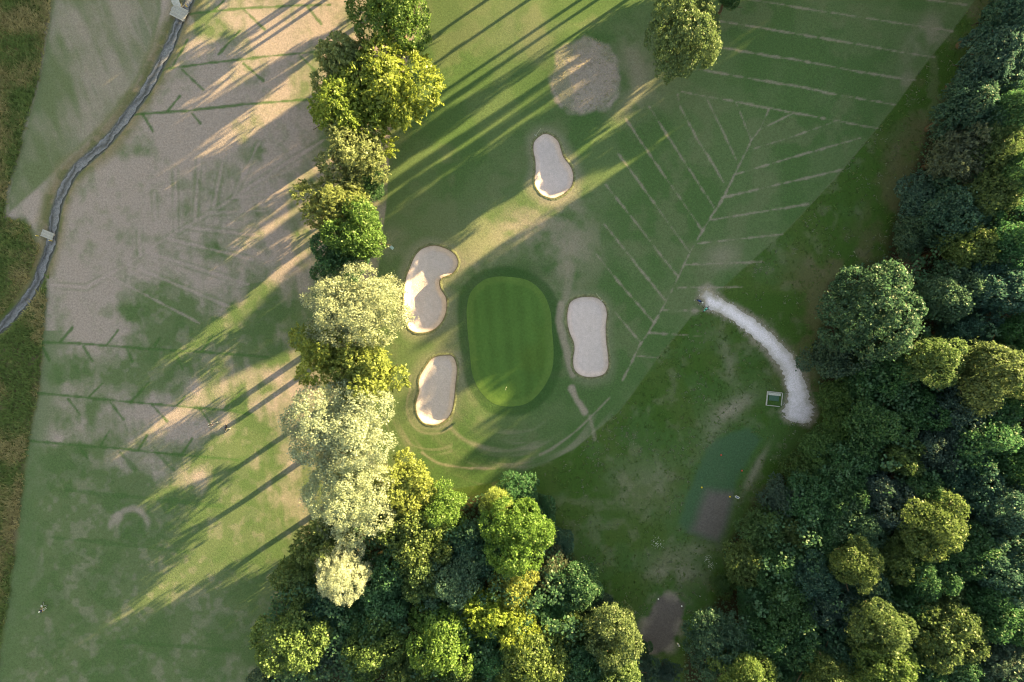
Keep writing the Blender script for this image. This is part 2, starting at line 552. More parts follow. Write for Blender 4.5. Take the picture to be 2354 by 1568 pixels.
# fairway round the green
dfw = masked_sdist(X, Y, FAIRWAY, 120)
east = ss(820, 900, PXX + 0 * PYY) * (PYY < 1180)
ff = ss(-0.12, 0.16, dfw)
f_all = np.maximum(ff, 0)
mix('fair', f_all)
mix('lush', f_all * (0.55 * ss(0.46, 0.64, n_mid) + 0.18))
mix('mow', f_all * 0.55 * ss(0.52, 0.68, n_mid2))
mix('mow', f_all * 0.5 * blob(1050, 540, 120, 90))
for b in ((1220,520,110,55,-.2,.9), (1310,570,70,60,0,.7), (1290,640,40,60,0,.5), (1440,180,60,90,0,.75), (1290,450,60,40,0,.45), (1040,850,80,60,0,.45), (1090,620,50,50,0,.55), (900,560,40,40,0,.4),
          (2140,90,40,60,.6,.7), (1660,590,40,30,0,.5), (1190,60,100,80,0,.2), (2080,190,40,30,0,.4), (1070,740,40,60,0,.35)):
    mix('worn', f_all * b[5] * blob(*b[:5]) * ss(0.30, 0.62, 0.5 * n_mid2 + 0.5 * n_sm))
# dark edge where the fairway meets the rough, mown rings round the green
dg = masked_sdist(X, Y, GREEN_W, 40)
ring = -dg
side = ss(0.0, 1.0, (PYY - 900) / 150.0)
band = fbm(ring * 1.0, np.arctan2(Y - P(1172, 787)[1], X - P(1172, 787)[0]) * 2.2, 1.2, 3, 3)
mix('worn', f_all * side * 0.5 * ss(0.50, 0.74, band) * ss(2.5, 5, ring) * ss(26, 18, ring))
mix('lush', f_all * side * 0.5 * ss(0.50, 0.30, band) * ss(2.5, 5, ring) * ss(26, 18, ring))
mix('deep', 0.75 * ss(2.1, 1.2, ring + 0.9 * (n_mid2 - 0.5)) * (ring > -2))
mix('deep', 0.6 * blob(1190, 628, 85, 26))
for b, w in ((BUNKERS_W[0], .45), (BUNKERS_W[1], .3), (BUNKERS_W[2], .3), (BUNKERS_W[3], .5)):
    d = -masked_sdist(X, Y, b, 6)
    mix('worn', w * ss(2.6, 0.3, d + 2.2 * (n_mid2 - 0.4)))
d_b2 = -masked_sdist(X, Y, BUNKERS_W[1], 12)
band2 = fbm(d_b2, X * 0.05, 0.9, 5, 2)
mix('worn', f_all * 0.35 * ss(0.52, 0.7, band2) * ss(8, 4, d_b2) * (PYY > 860) * (PXX < 1040))

# rough between the fairway and the woods
fr = ss(0.16, -0.12, dfw) * (((PXX > 1200) | (PYY > 1100)) & (PXX > 880)).astype(float)
mix('rough', fr)
mix('moss', fr * 0.4 * ss(0.42, 0.62, n_mid))
mix('lush', fr * 0.45 * ss(0.50, 0.66, n_mid2))
mix('worn', fr * 0.16 * ss(0.55, 0.75, n_sm))
dfr = masked_sdist(X, Y, FOREST_R, 30)
mix('brown', fr * 0.5 * ss(-9.5, -1.5, dfr + 5 * (n_mid - 0.5)) * ss(0.36, 0.56, n_mid2) * (PYY < 900))
for b in ((1680,940,55,22,-.5,.7), (1640,1000,40,20,-.8,.6), (1670,820,14,60,-.3,.35), (1480,1120,90,60,0,.3), (1540,1330,45,40,0,.55), (1620,1260,50,14,0,.4), (1780,800,30,60,-.6,.4),
          (1720,1110,10,50,.5,.6), (1745,1060,8,40,.5,.6), (1560,1300,60,40,0,.35)):
    mix('worn', fr * b[5] * blob(*b[:5]) * ss(0.25, 0.6, 0.5 * n_mid2 + 0.5 * n_sm))
dt = masked_sdist(X, Y, TEE_UP, 8)
mix('lush', 0.5 * ss(-3.0, 0.4, dt + 2.0 * (n_mid2 - 0.5)))
mix('bluegreen', 0.7 * ss(-0.4, 0.9, dt + 1.6 * (n_mid2 - 0.5)))
mix('soil', 0.85 * ss(-1.2, 1.5, masked_sdist(X, Y, TEE_DIRT, 6) + 1.2 * (n_mid2 - 0.5)))
dlow = masked_sdist(X, Y, TEE_LOW, 8)
mix('lush', 0.5 * ss(-3, -0.3, dlow) * (PYY < 1420))
mix('soil', 0.92 * ss(-0.5, 0.5, dlow + 1.4 * (n_sm - 0.5)))
mix('worn', 0.55 * ss(1.8, 0.2, np.abs(dlow)) * ss(0.3, 0.6, n_sm))
# woodland floor
mix('litter', 0.9 * np.maximum(ss(-0.6, 1.5, dfr), ss(-0.6, 1.5, masked_sdist(X, Y, FOREST_B, 6))))
mix('moss', 0.5 * ss(30, 5, np.abs(PXX - 800)) * (PYY > 90) * (PYY < 1250))

# drains
jit = 0.16 * (n_sm - 0.5)
for L in DRY_LINES:
    d = masked_line(X, Y, W(L), 1.5)
    mix('worn', 0.68 * ss(0.28, 0.04, d + 0.42 * (fbm(X, Y, 0.9, 2, 2) - 0.40) + 0.25 * (n_mid2 - 0.5)))
for L in PALE_LINES:
    d = masked_line(X, Y, W(L), 1.5)
    mix('dry', 0.55 * ss(0.28, 0.06, d + 0.3 * (fbm(X, Y, 0.9, 2, 2) - 0.45)))
    mix('fair', 0.35 * ss(0.30, 0.0, np.abs(d - 0.55)) * ss(0.3, 0.6, n_mid2))
for L in LUSH_LINES:
    d = masked_line(X, Y, W(L), 2.0)
    mix('lush', 0.85 * ss(0.36, 0.10, d + 0.36 * (fbm(X, Y, 1.1, 3, 2) - 0.45)))
for L in FAINT_LINES:
    d = masked_line(X, Y, W(L), 2.0)
    mix('lush', 0.6 * ss(0.55, 0.15, d + 0.9 * (n_sm - 0.5)))
# worn walking lines and dark ring of the fungus circle
for L, w, f in (([(1290,700),(1284,740),(1296,785),(1308,830),(1316,860)], 1.0, .8), ([(1314,893),(1326,920),(1343,946)], 0.85, .95), ([(1356,958),(1362,985),(1366,1010)], 0.5, .45),
                ([(1290,560),(1310,620),(1300,690)], 1.0, .4), ([(870,700),(700,1000)], .2, .0)):
    d = masked_line(X, Y, W(L), 4)
    mix('worn', f * ss(w, 0.3 * w, d + 0.7 * (n_sm - 0.5)))
for L in ([(1085,1075),(1110,1076),(1138,1077)], [(1240,1045),(1270,1030),(1330,985),(1400,915)], [(970,1040),(1010,1065),(1085,1077)]):
    mix('worn', 0.6 * ss(0.35, 0.05, masked_line(X, Y, smooth_open(W(L)), 2) + 0.35 * (n_sm - 0.4)))
mix('lush', 0.55 * blob(1706, 152, 21, 19))
mix('lush', 0.5 * blob(1500, 1180, 14, 12))
ROUND = smooth_closed(W([(1345 + (76 + 6 * math.sin(3 * a + 1) + 4 * math.sin(7 * a)) * math.cos(a), 177 + (87 + 5 * math.sin(4 * a)) * math.sin(a)) for a in np.linspace(0, 2 * math.pi, 28, endpoint=False)]), 90)
d_r = masked_sdist(X, Y, ROUND, 8)
mix('lush', 0.6 * ss(-3.5, -0.4, d_r))
mix('dry', 0.78 * ss(-0.6, 0.9, d_r + 2.2 * (n_sm - 0.5) + 1.6 * (n_mid2 - .5)))
mix('fair', 0.4 * ss(0.5, 0.7, n_mid2) * (d_r > 0))
PATH_POLY = []
pc = smooth_open([tuple(p) for p in PATH_C], 8)
L_, R_ = [], []
for i, (a, b, w) in enumerate(pc):
    q0, q1 = pc[max(i - 1, 0)], pc[min(i + 1, len(pc) - 1)]
    d = Vector((q1[0] - q0[0], q1[1] - q0[1])).normalized()
    j1, j2 = 1 + 0.34 * (rng.random() - 0.5) + (0.25 * (rng.random() - .5) if i < 12 else 0), 1 + 0.34 * (rng.random() - 0.5)
    L_.append((a - d.y * w * j1, b + d.x * w * j1))
    R_.append((a + d.y * w * j2, b - d.x * w * j2))
PATH_POLY = W(L_ + [(1812,969),(1800,968),(1795,965)][:0] + R_[::-1])
d_p = masked_sdist(X, Y, PATH_POLY, 8)
mix('worn', 0.75 * ss(-1.2, 0.1, d_p + 1.2 * (n_sm - 0.5)))
mix('worn', 0.7 * blob(1596, 715, 9, 8))
mix('worn', 0.8 * ss(0.9, 0.4, masked_line(X, Y, W([(425,38),(438,50)]), 3) + .4 * (n_sm - .5)))

# hollows under the sand, the ditch
for b, dep in zip(BUNKERS_W, BUNKER_DEPTH):
    d = masked_sdist(X, Y, b, 2)
    Z = Z + np.where(d > -0.05, bunker_profile(np.maximum(d + 0.35, 0), dep, 1.0) - 0.12, 0)
Z = Z - np.where(d_st < 2.2, 0.5 * ss(1.9, 0.7, d_st), 0)
bed = np.array((0.12, 0.12, 0.12))
fb = ss(1.15, 0.7, d_st)[:, None]
col = col * (1 - fb) + bed * fb
d_p_in = ss(0.0, 0.5, d_p)
Z = Z - 0.03 * d_p_in
dgin = masked_sdist(X, Y, GREEN_W, 2)
Z = Z - 0.05 * ss(0.1, 0.5, dgin)

nx, ny = len(xs), len(ys)
idx = np.arange(nx * ny).reshape(ny, nx)
F = np.stack([idx[:-1, :-1].ravel(), idx[:-1, 1:].ravel(), idx[1:, 1:].ravel(), idx[1:, :-1].ravel()], 1)
g_me = mesh_np("ground", np.stack([X, Y, Z], 1), F, {"Col": col}, smooth=True)
tag(link("ground", g_me, M_GROUND), kind="structure")

# ------------------------------------------------------------------ stream in its ditch, gravel path
def strip(center, half, zoff, rows=5):
    V, Fq = [], []
    for i, (a, b) in enumerate(center):
        q0, q1 = center[max(i - 1, 0)], center[min(i + 1, len(center) - 1)]
        d = Vector((q1[0] - q0[0], q1[1] - q0[1])).normalized()
        h = half(i)
        z = relief1(a, b) + zoff
        for k in range(rows):
            t = (k / (rows - 1)) * 2 - 1
            V.append((a - d.y * h * t, b + d.x * h * t, z))
    for i in range(len(center) - 1):
        for k in range(rows - 1):
            Fq.append((i * rows + k, i * rows + k + 1, (i + 1) * rows + k + 1, (i + 1) * rows + k))
    return V, Fq

m, t, b = nt("stream_water")
sa = N(t, "Attribute", attribute_name="Col")
co = N(t, "TexCoord").outputs["Object"]
n1 = noise_node(t, co, 2.5, 4, 0.7)
n2 = noise_node(t, co, 9.0, 2, 0.6)
ramp = N(t, "ValToRGB")
ramp.color_ramp.elements[0].position, ramp.color_ramp.elements[0].color = 0.36, (0.050, 0.054, 0.078, 1)
ramp.color_ramp.elements[1].position, ramp.color_ramp.elements[1].color = 0.68, (0.19, 0.19, 0.235, 1)
t.links.new(math_node(t, 'ADD', math_node(t, 'MULTIPLY', n1, 0.6), math_node(t, 'MULTIPLY', n2, 0.4)), ramp.inputs[0])
mv = N(t, "VectorMath", operation='MULTIPLY')
t.links.new(ramp.outputs[0], mv.inputs[0])
t.links.new(sa.outputs["Color"], mv.inputs[1])
t.links.new(mv.outputs[0], b.inputs["Base Color"])
b.inputs["Roughness"].default_value = 0.35
b.inputs["Specular IOR Level"].default_value = 0.5
bump(t, b, math_node(t, 'ADD', n1, n2), 0.12, 0.8)
M_WATER = m
V, Fq = strip(STREAM, lambda i: 0.66 + 0.14 * math.sin(i * 0.7) + 0.12 * math.sin(i * 2.3), -0.34, 9)
SC = []
for i in range(len(STREAM)):
    for k in range(9):
        q_ = k / 8 * 2 - 1 + 0.5 * math.sin(i * 0.37) + 0.3 * math.sin(i * 0.9 + 1)
        dark = math.exp(-((q_ + 0.35) / 0.42) ** 2)
        e_ = max(0.0, abs(k / 8 * 2 - 1) - 0.55)
        SC.append(np.array((1.15, 1.1, 1.1)) * (1.25 - 0.85 * dark + 0.6 * e_ + rng.uniform(-.12, .12)))
tag(link("stream", mesh_np("stream", V, Fq, {"Col": np.array(SC)}), M_WATER), kind="structure")

def cdt(poly, step, inset=0.12):
    """Outline filled with a triangle mesh; returns xy array and faces."""
    xs_ = np.arange(min(p[0] for p in poly), max(p[0] for p in poly), step)
    ys_ = np.arange(min(p[1] for p in poly), max(p[1] for p in poly), step)
    A, B = np.meshgrid(xs_, ys_)
    A, B = A.ravel() + rng.uniform(-.1, .1, A.size) * step, B.ravel() + rng.uniform(-.1, .1, B.size) * step
    k = sdist(A, B, poly) > inset
    pts = [Vector(p) for p in poly] + [Vector((float(a), float(c))) for a, c in zip(A[k], B[k])]
    n = len(poly)
    r = delaunay_2d_cdt(pts, [(i, (i + 1) % n) for i in range(n)], [], 1, 1e-6)
    XY = np.array([(p.x, p.y) for p in r[0]])
    return XY, np.array([tuple(f) for f in r[2]])

XY, T = cdt(PATH_POLY, 0.4, 0.1)
d = sdist(XY[:, 0], XY[:, 1], PATH_POLY)
z = relief(XY[:, 0], XY[:, 1]) + 0.015 + 0.03 * ss(0, 1, d)
pn, pn2 = fbm(XY[:, 0], XY[:, 1], 1.6, 1), fbm(XY[:, 0], XY[:, 1], 5, 3)
start = ss(1700, 1620, XY[:, 0] / PX + CX)
f = np.clip(0.85 * ss(1.0, 0.15, d + 0.9 * (pn - 0.45)) * 0.6 + start * ss(0.42, 0.60, pn) * 0.6, 0, 1)[:, None]
pcol = np.array((0.74, 0.66, 0.82)) * (0.86 + 0.28 * pn2)[:, None]
pcol = pcol * (1 - f) + np.array((0.27, 0.235, 0.19)) * f
tag(link("gravel_path", mesh_np("gravel_path", np.c_[XY, z], T, {"Col": pcol}, True), M_GRAVEL), kind="structure")
# the end of another gravel path by the plank bridge
PP2 = W([(386,-30),(408,-30),(412,2),(416,14),(408,22),(400,14),(394,4)])
PP2 = smooth_closed(PP2, 40)
XY, T = cdt(PP2, 0.4, 0.1)
z = relief(XY[:, 0], XY[:, 1]) + 0.03
pn = fbm(XY[:, 0], XY[:, 1], 1.6, 1)
tag(link("bridge_path", mesh_np("bridge_path", np.c_[XY, z], T, {"Col": np.array((0.42, 0.41, 0.45)) * (0.8 + 0.4 * pn)[:, None]}, True), M_GRAVEL), kind="structure")

# ------------------------------------------------------------------ bunkers and putting green
B_LABEL = ["large kidney-shaped sand bunker with a lip shadow across it, beside the silver willow",
           "bean-shaped sand bunker between the putting green and the lowest silver willows",
           "pale sand bunker narrowing at the waist, on the wood side of the putting green",
           "gourd-shaped sand bunker above the putting green, below the round patch of dry grass"]
M_LIP = painted_ground("bunker_lip", (3, 9), (0.3, 0.3), 0.05)
for poly, dep, lab in zip(BUNKERS_W, BUNKER_DEPTH, B_LABEL):
    root = link("bunker", None)
    tag(root, lab, "bunker", "sand bunkers round the green")
    cx_, cy_ = np.mean([p[0] for p in poly]), np.mean([p[1] for p in poly])
    z0 = relief1(cx_, cy_)
    root.location = (cx_, cy_, z0)
    XY, T = cdt(poly, 0.3)
    d = sdist(XY[:, 0], XY[:, 1], poly)
    n = fbm(XY[:, 0], XY[:, 1], 1.3, 2, 3)
    z = relief(XY[:, 0], XY[:, 1]) + bunker_profile(np.maximum(d, 0), dep, 1.0) + 0.02 + 0.09 * (n - 0.5) * ss(0.2, 1, d)
    sc = np.array((0.545, 0.45, 0.505)) * (0.93 + 0.14 * fbm(XY[:, 0], XY[:, 1], 3.0, 4))[:, None]
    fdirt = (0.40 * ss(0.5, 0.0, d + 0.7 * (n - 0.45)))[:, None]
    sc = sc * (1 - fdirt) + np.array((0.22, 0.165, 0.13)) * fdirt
    link("sand", mesh_np("sand", np.c_[XY[:, 0] - cx_, XY[:, 1] - cy_, z - z0], T, {"Col": sc}, True), M_SAND, root)
    V, Fq, LC = [], [], []
    npt = len(poly)
    for i in range(npt):
        a, c = poly[i], poly[(i + 1) % npt]
        p0 = poly[i - 1]
        tdir = Vector((c[0] - p0[0], c[1] - p0[1])).normalized()
        nrm = (tdir.y, -tdir.x)
        if inside(np.array([a[0] + nrm[0] * .05]), np.array([a[1] + nrm[1] * .05]), poly)[0]:
            nrm = (-nrm[0], -nrm[1])
        jj = 0.8 + 0.4 * rng.random()
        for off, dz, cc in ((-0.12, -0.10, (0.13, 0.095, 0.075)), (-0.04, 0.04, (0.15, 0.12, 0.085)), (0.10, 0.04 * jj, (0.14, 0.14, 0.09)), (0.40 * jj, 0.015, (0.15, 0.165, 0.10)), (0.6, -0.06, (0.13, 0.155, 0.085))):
            x_, y_ = a[0] + nrm[0] * off, a[1] + nrm[1] * off
            V.append((x_ - cx_, y_ - cy_, relief1(x_, y_) + dz - z0))
            LC.append(np.array(cc) * (0.75 + 0.5 * rng.random()))
    for i in range(npt):
        for k in range(4):
            Fq.append((i * 5 + k, i * 5 + k + 1, ((i + 1) % npt) * 5 + k + 1, ((i + 1) % npt) * 5 + k))
    link("lip", mesh_np("lip", V, Fq, {"Col": np.array(LC)}, True), M_LIP, root)

gx0, gy0 = P(1172, 787)
root = link("putting_green", None, loc=(gx0, gy0, relief1(gx0, gy0)))
tag(root, "smooth oval putting green ringed by bunkers with a flagstick standing on it", "putting green")
XY, T = cdt(GREEN_W, 0.5)
d = sdist(XY[:, 0], XY[:, 1], GREEN_W)
n = fbm(XY[:, 0], XY[:, 1], 5, 3)
str_ = fbm(XY[:, 0], XY[:, 1] * 0.12, 1.1, 5, 2)
gc = np.array((0.064, 0.126, 0.032)) * (0.80 + 0.26 * n + 0.14 * str_)[:, None]
yl = (0.35 * ss(0.5, 0.7, fbm(XY[:, 0], XY[:, 1], 7, 6)))[:, None]
gc = gc * (1 - yl) + np.array((0.082, 0.132, 0.026)) * yl
gc = gc * (1 + 0.05 * np.tanh(4 * np.sin(XY[:, 0] * 2.3 + 0.25 * XY[:, 1])))[:, None]      # mower bands
rimf = (0.8 * ss(1.35, 1.0, d))[:, None]
gc = gc * (1 - rimf) + np.array((0.088, 0.150, 0.040)) * (0.85 + 0.3 * str_)[:, None] * rimf
zg = relief(XY[:, 0], XY[:, 1]) + 0.012 + 0.02 * ss(0, 0.6, d)
link("turf", mesh_np("turf", np.c_[XY[:, 0] - gx0, XY[:, 1] - gy0, zg - root.location.z], T, {"Col": gc}, True), M_GREEN, root)

# ------------------------------------------------------------------ tree crowns: leaf-sized faces in clumps
def unit(v):
    return v / (np.linalg.norm(v, axis=1, keepdims=True) + 1e-9)

def leaf_quads(pos, nrm, size, r, along=None, stretch=1.0):
    """One quad per leaf. pos, nrm: (n,3); size: (n,)."""
    n = len(pos)
    nrm = unit(nrm)
    ref = unit(r.normal(size=(n, 3))) if along is None else along
    a = unit(np.cross(nrm, ref))
    b = np.cross(nrm, a)
    s = size[:, None]
    a, b = a * s * 0.5, b * s * 0.5 * stretch
    fold = nrm * s * 0.12
    V = np.stack([pos - b, pos + a * 0.9 + fold, pos + b, pos - a * 0.9 + fold], 1).reshape(-1, 3)
    return V, np.arange(4 * n).reshape(n, 4)

def sphere_dirs(n, r, zmin=-0.35):
    k = np.arange(n) + 0.5
    z = 1 - (1 - zmin) * k / n
    t = k * 2.39996 + r.random() * 6
    d = np.stack([np.sqrt(np.maximum(1 - z * z, 0)) * np.cos(t), np.sqrt(np.maximum(1 - z * z, 0)) * np.sin(t), z], 1)
    return unit(d + r.normal(size=(n, 3)) * 0.16)

def crown_shape(d, r):
    """Uneven outline: radius of the crown along each direction."""
    q = np.ones(len(d))
    for _ in range(5):
        c = unit(r.normal(size=(1, 3)))[0]
        q += r.uniform(-0.13, 0.17) * np.exp(-(1 - d @ c) * 3.0)
    return q

def mass(r, nb, rmin, rmax, zmin, spread, n_pts):
    """A crown as a heap of leafy limbs: points and outward directions on the skin of overlapping balls."""
    bd = sphere_dirs(nb, r, zmin)
    bd[:, 2] *= 0.85
    br = r.uniform(rmin, rmax, nb)
    bc = bd * ((1 - br) * r.uniform(spread[0], spread[1], nb))[:, None]
    br = np.append(br, 0.52)
    bc = np.vstack([bc, [[0, 0, 0.0]]])
    tot = (br ** 2).sum()
    C_, D_ = [], []
    for i in range(nb + 1):
        ns = max(6, int(n_pts * 1.7 * br[i] ** 2 / tot))
        sd = unit(sphere_dirs(ns, r, -0.65) + unit(bc[i:i + 1] + 1e-3) * 0.25)
        cc = bc[i] + sd * br[i]
        own = np.min(np.linalg.norm(cc[:, None] - np.delete(bc, i, 0)[None], axis=2) - np.delete(br, i)[None], axis=1) > -0.07
        C_.append(cc[own])
        D_.append(sd[own])
    return np.concatenate(C_), np.concatenate(D_)

def crown_mesh(name, kind, seed, leaves, leaf):
    r = np.random.default_rng(seed)
    P_, N_, T_, A_, st = [], [], [], None, 1.0
    if kind in ('round', 'big', 'fluffy'):
        if kind == 'fluffy':            # willow, poplar: soft billows of small leaves
            c, d = mass(r, 13, 0.24, 0.40, -0.1, (0.86, 1.20), 230)
            lr, jit, ts = r.uniform(0.075, 0.135, len(c)), 1.5, 0.11
        elif kind == 'round':           # sycamore, maple: leafy limbs covered in rounded clumps
            c, d = mass(r, int(r.integers(6, 11)), 0.26, 0.54, -0.05, (0.72, 1.36), 260)
            lr, jit, ts = 0.06 + 0.12 * r.random(len(c)) ** 1.4, 1.4, 0.18
        else:
            c, d = mass(r, 17, 0.28, 0.40, -0.1, (0.84, 1.14), 420)
            lr, jit, ts = 0.05 + 0.08 * r.random(len(c)) ** 1.3, 1.4, 0.18
        c = c - d * (lr * 0.4)[:, None]
        w = lr ** 2
        cnt = (leaves * w / w.sum()).astype(int)
        for i in range(len(c)):
            n = cnt[i]
            u = unit(r.normal(size=(n, 3)) + d[i] * 0.9 + np.array((0, 0, 0.35)))
            lo, hi = (0.45, 1.25) if kind == 'fluffy' else (0.70, 1.12)
            rad = r.uniform(lo, hi, n)
            rad = np.where(r.random(n) < 0.13, rad * r.uniform(1.1, 1.7, n), rad)
            P_.append(c[i] + u * (lr[i] * rad)[:, None])
            N_.append(u + r.normal(size=u.shape) * jit)
            T_.append(np.clip(r.normal(0.5 + r.normal() * 0.10, ts, n), 0, 1))
    else:                               # 'spray': feathery twigs;  'weep': tufts hanging outward
        sp = kind == 'spray'
        c, d = mass(r, 9, 0.24, 0.46, -0.05, (0.74, 1.30), 420 if sp else 330)
        A_ = []
        per = leaves // len(c)
        for i in range(len(c)):
            out = d[i] + r.normal(size=3) * (0.60 if sp else 0.28)
            if sp:
                out = out + np.array((0, 0, 0.15))
                L, th = r.uniform(0.10, 0.22), 0.030
            else:
                out = out * np.array((1, 1, 0.35)) + np.array((0, 0, -0.22))
                L, th = r.uniform(0.14, 0.24), 0.034
            out = out / np.linalg.norm(out)
            s = r.uniform(0, 1, per) ** 0.85
            base = c[i] - d[i] * 0.07
            sag = np.outer(s ** 2, np.array((0, 0, -0.02 if sp else -0.10)))
            P_.append(base + np.outer(s * L, out) + sag + r.normal(size=(per, 3)) * (th * (1.3 - s))[:, None])
            N_.append(d[i] * 0.9 + np.array((0, 0, 0.5)) + r.normal(size=(per, 3)) * 1.5)
            T_.append(np.clip(r.normal(0.42 + 0.16 * s + r.normal() * 0.10, 0.12), 0, 1))
            A_.append(unit(out + r.normal(size=(per, 3)) * 0.25))
        st = 1.8
    # inner leaves close the crown so that the ground does not show through everywhere
    n_in = leaves // (4 if kind in ('spray', 'fluffy') else 6)
    d = unit(r.normal(size=(n_in, 3)) * np.array((1, 1, 0.8)) + np.array((0, 0, 0.25)))
    P_.append(d * r.uniform(0.30, 0.66, n_in)[:, None])
    N_.append(d + r.normal(size=d.shape) * 0.4)
    T_.append(np.clip(r.normal(0.45, 0.12, n_in), 0, 1))
    pos, nrm, tint = np.concatenate(P_), np.concatenate(N_), np.concatenate(T_)
    size = leaf * r.uniform(0.65, 1.35, len(pos))
    size[-n_in:] *= 1.8
    if A_:
        along = np.concatenate([np.concatenate(A_), unit(r.normal(size=(n_in, 3)))])
        V, F = leaf_quads(pos, nrm, size, r, along, st)
    else:
        V, F = leaf_quads(pos, nrm, size, r)
    me = mesh_np(name, V, F, {"tint": np.repeat(tint, 4)})
    me.materials.append(M_LEAF)
    return me

CROWNS = {
    'round': [crown_mesh("crown", 'round', s, 10500, 0.054) for s in (11, 12, 13, 14, 15, 16, 17)],
    'big': [crown_mesh("crown", 'big', s, 17000, 0.042) for s in (21, 22)],
    'fluffy': [crown_mesh("crown", 'fluffy', s, 24000, 0.031) for s in (31, 32, 33)],
    'spray': [crown_mesh("crown", 'spray', s, 13000, 0.033) for s in (41, 42, 43)],
    'weep': [crown_mesh("crown", 'weep', s, 16000, 0.036) for s in (51, 52)],
}

def trunk_mesh(seed):
    """Unit-height tapered trunk with limbs reaching into the crown."""
    r = random.Random(seed)
    b = MB()
    lean = [(r.uniform(-.02, .02), r.uniform(-.02, .02)) for _ in range(4)]
    pts = [(0, 0, -0.03), (lean[0][0], lean[0][1], 0.3), (lean[1][0] * 2, lean[1][1] * 2, 0.6), (lean[2][0] * 3, lean[2][1] * 3, 0.95)]
    b.tube(pts, [0.034, 0.024, 0.018, 0.006], 8)
    for k in range(7):
        a = k * 2.4 + r.uniform(-.4, .4)
        h = 0.38 + 0.07 * k
        L = r.uniform(0.20, 0.32)
        x0, y0 = lean[1][0] * 2 * h, lean[1][1] * 2 * h
        b.tube([(x0, y0, h), (x0 + L * .5 * math.cos(a), y0 + L * .5 * math.sin(a), h + L * .35), (x0 + L * math.cos(a + .3), y0 + L * math.sin(a + .3), h + L * .8)],
               [0.013, 0.008, 0.003], 6)
    me = bpy.data.meshes.new("trunk")
    me.from_pydata(b.v, [], b.f)
    me.materials.append(M_BARK)
    return me

TRUNKS = [trunk_mesh(s) for s in (1, 2, 3)]

TC = dict(silver=(0.32, 0.385, 0.305), gold=(0.245, 0.295, 0.085), yellow=(0.225, 0.305, 0.060), green=(0.106, 0.190, 0.052), dgreen=(0.060, 0.145, 0.068), blue=(0.062, 0.135, 0.105),
          olive=(0.108, 0.168, 0.064), pale=(0.220, 0.270, 0.120), lime=(0.078, 0.155, 0.052), greyblue=(0.070, 0.125, 0.108), brown=(0.098, 0.125, 0.080), mint=(0.088, 0.165, 0.125), tan=(0.118, 0.178, 0.076))

tree_n = 0
def tree(px, py, r_px, h, kind, colour, label, group, name="tree", ry=1.0, cat="tree"):
    """px, py, r_px: middle and radius of the crown as the drone sees it; h: height of the tree."""
    global tree_n
    k = tree_n
    tree_n += 1
    r = random.Random(900 + k)
    R0 = r_px * PX * (1.16 if kind == 'round' else 1.04 if kind == 'big' else 1.11)
    semi = min((0.44 if group is None or (group == GB and (py > 780 or py < 60)) else 0.47) * h, 1.35 * R0)
    hc = h - semi * 0.75                     # level at which the crown is widest to the eye
    f = (CAM_H - hc) / CAM_H
    x, y = P(px, py)
    x, y = x * f, y * f
    R = R0 * f
    gz = relief1(x, y)
    o = link(name, None, loc=(x, y, gz))
    tag(o, label, cat, group)
    zc = h - semi
    tk = link("trunk", TRUNKS[k % 3], None, o, (0, 0, 0), (0, 0, r.uniform(0, 6.28)))
    tw = min(1.0, 0.55 + 0.045 * h) * h
    tk.scale = (tw, tw, zc + semi * 0.35)
    pool = CROWNS[kind]
    c = link("crown", pool[k % len(pool)], None, o, (0, 0, zc), (0, 0, r.uniform(0, 6.28) if 0.97 < ry < 1.03 else math.pi * (k % 2)))
    c.scale = (R, R * ry, semi * 1.02) if ry != 1.0 else (R * r.uniform(0.90, 1.14), R * r.uniform(0.90, 1.14), semi * r.uniform(0.94, 1.06))
    c.rotation_euler.x, c.rotation_euler.y = r.uniform(-0.16, 0.16), r.uniform(-0.16, 0.16)
    j = r.uniform(0.90, 1.10)
    if group == GW:
        j *= 1.18                            # brighter leaf colour standing in for sunlight on the lower wood
    base = TC[colour]
    c.color = (base[0] * j * r.uniform(.93, 1.07), base[1] * j, base[2] * j * r.uniform(.85, 1.15), 1)
    return o

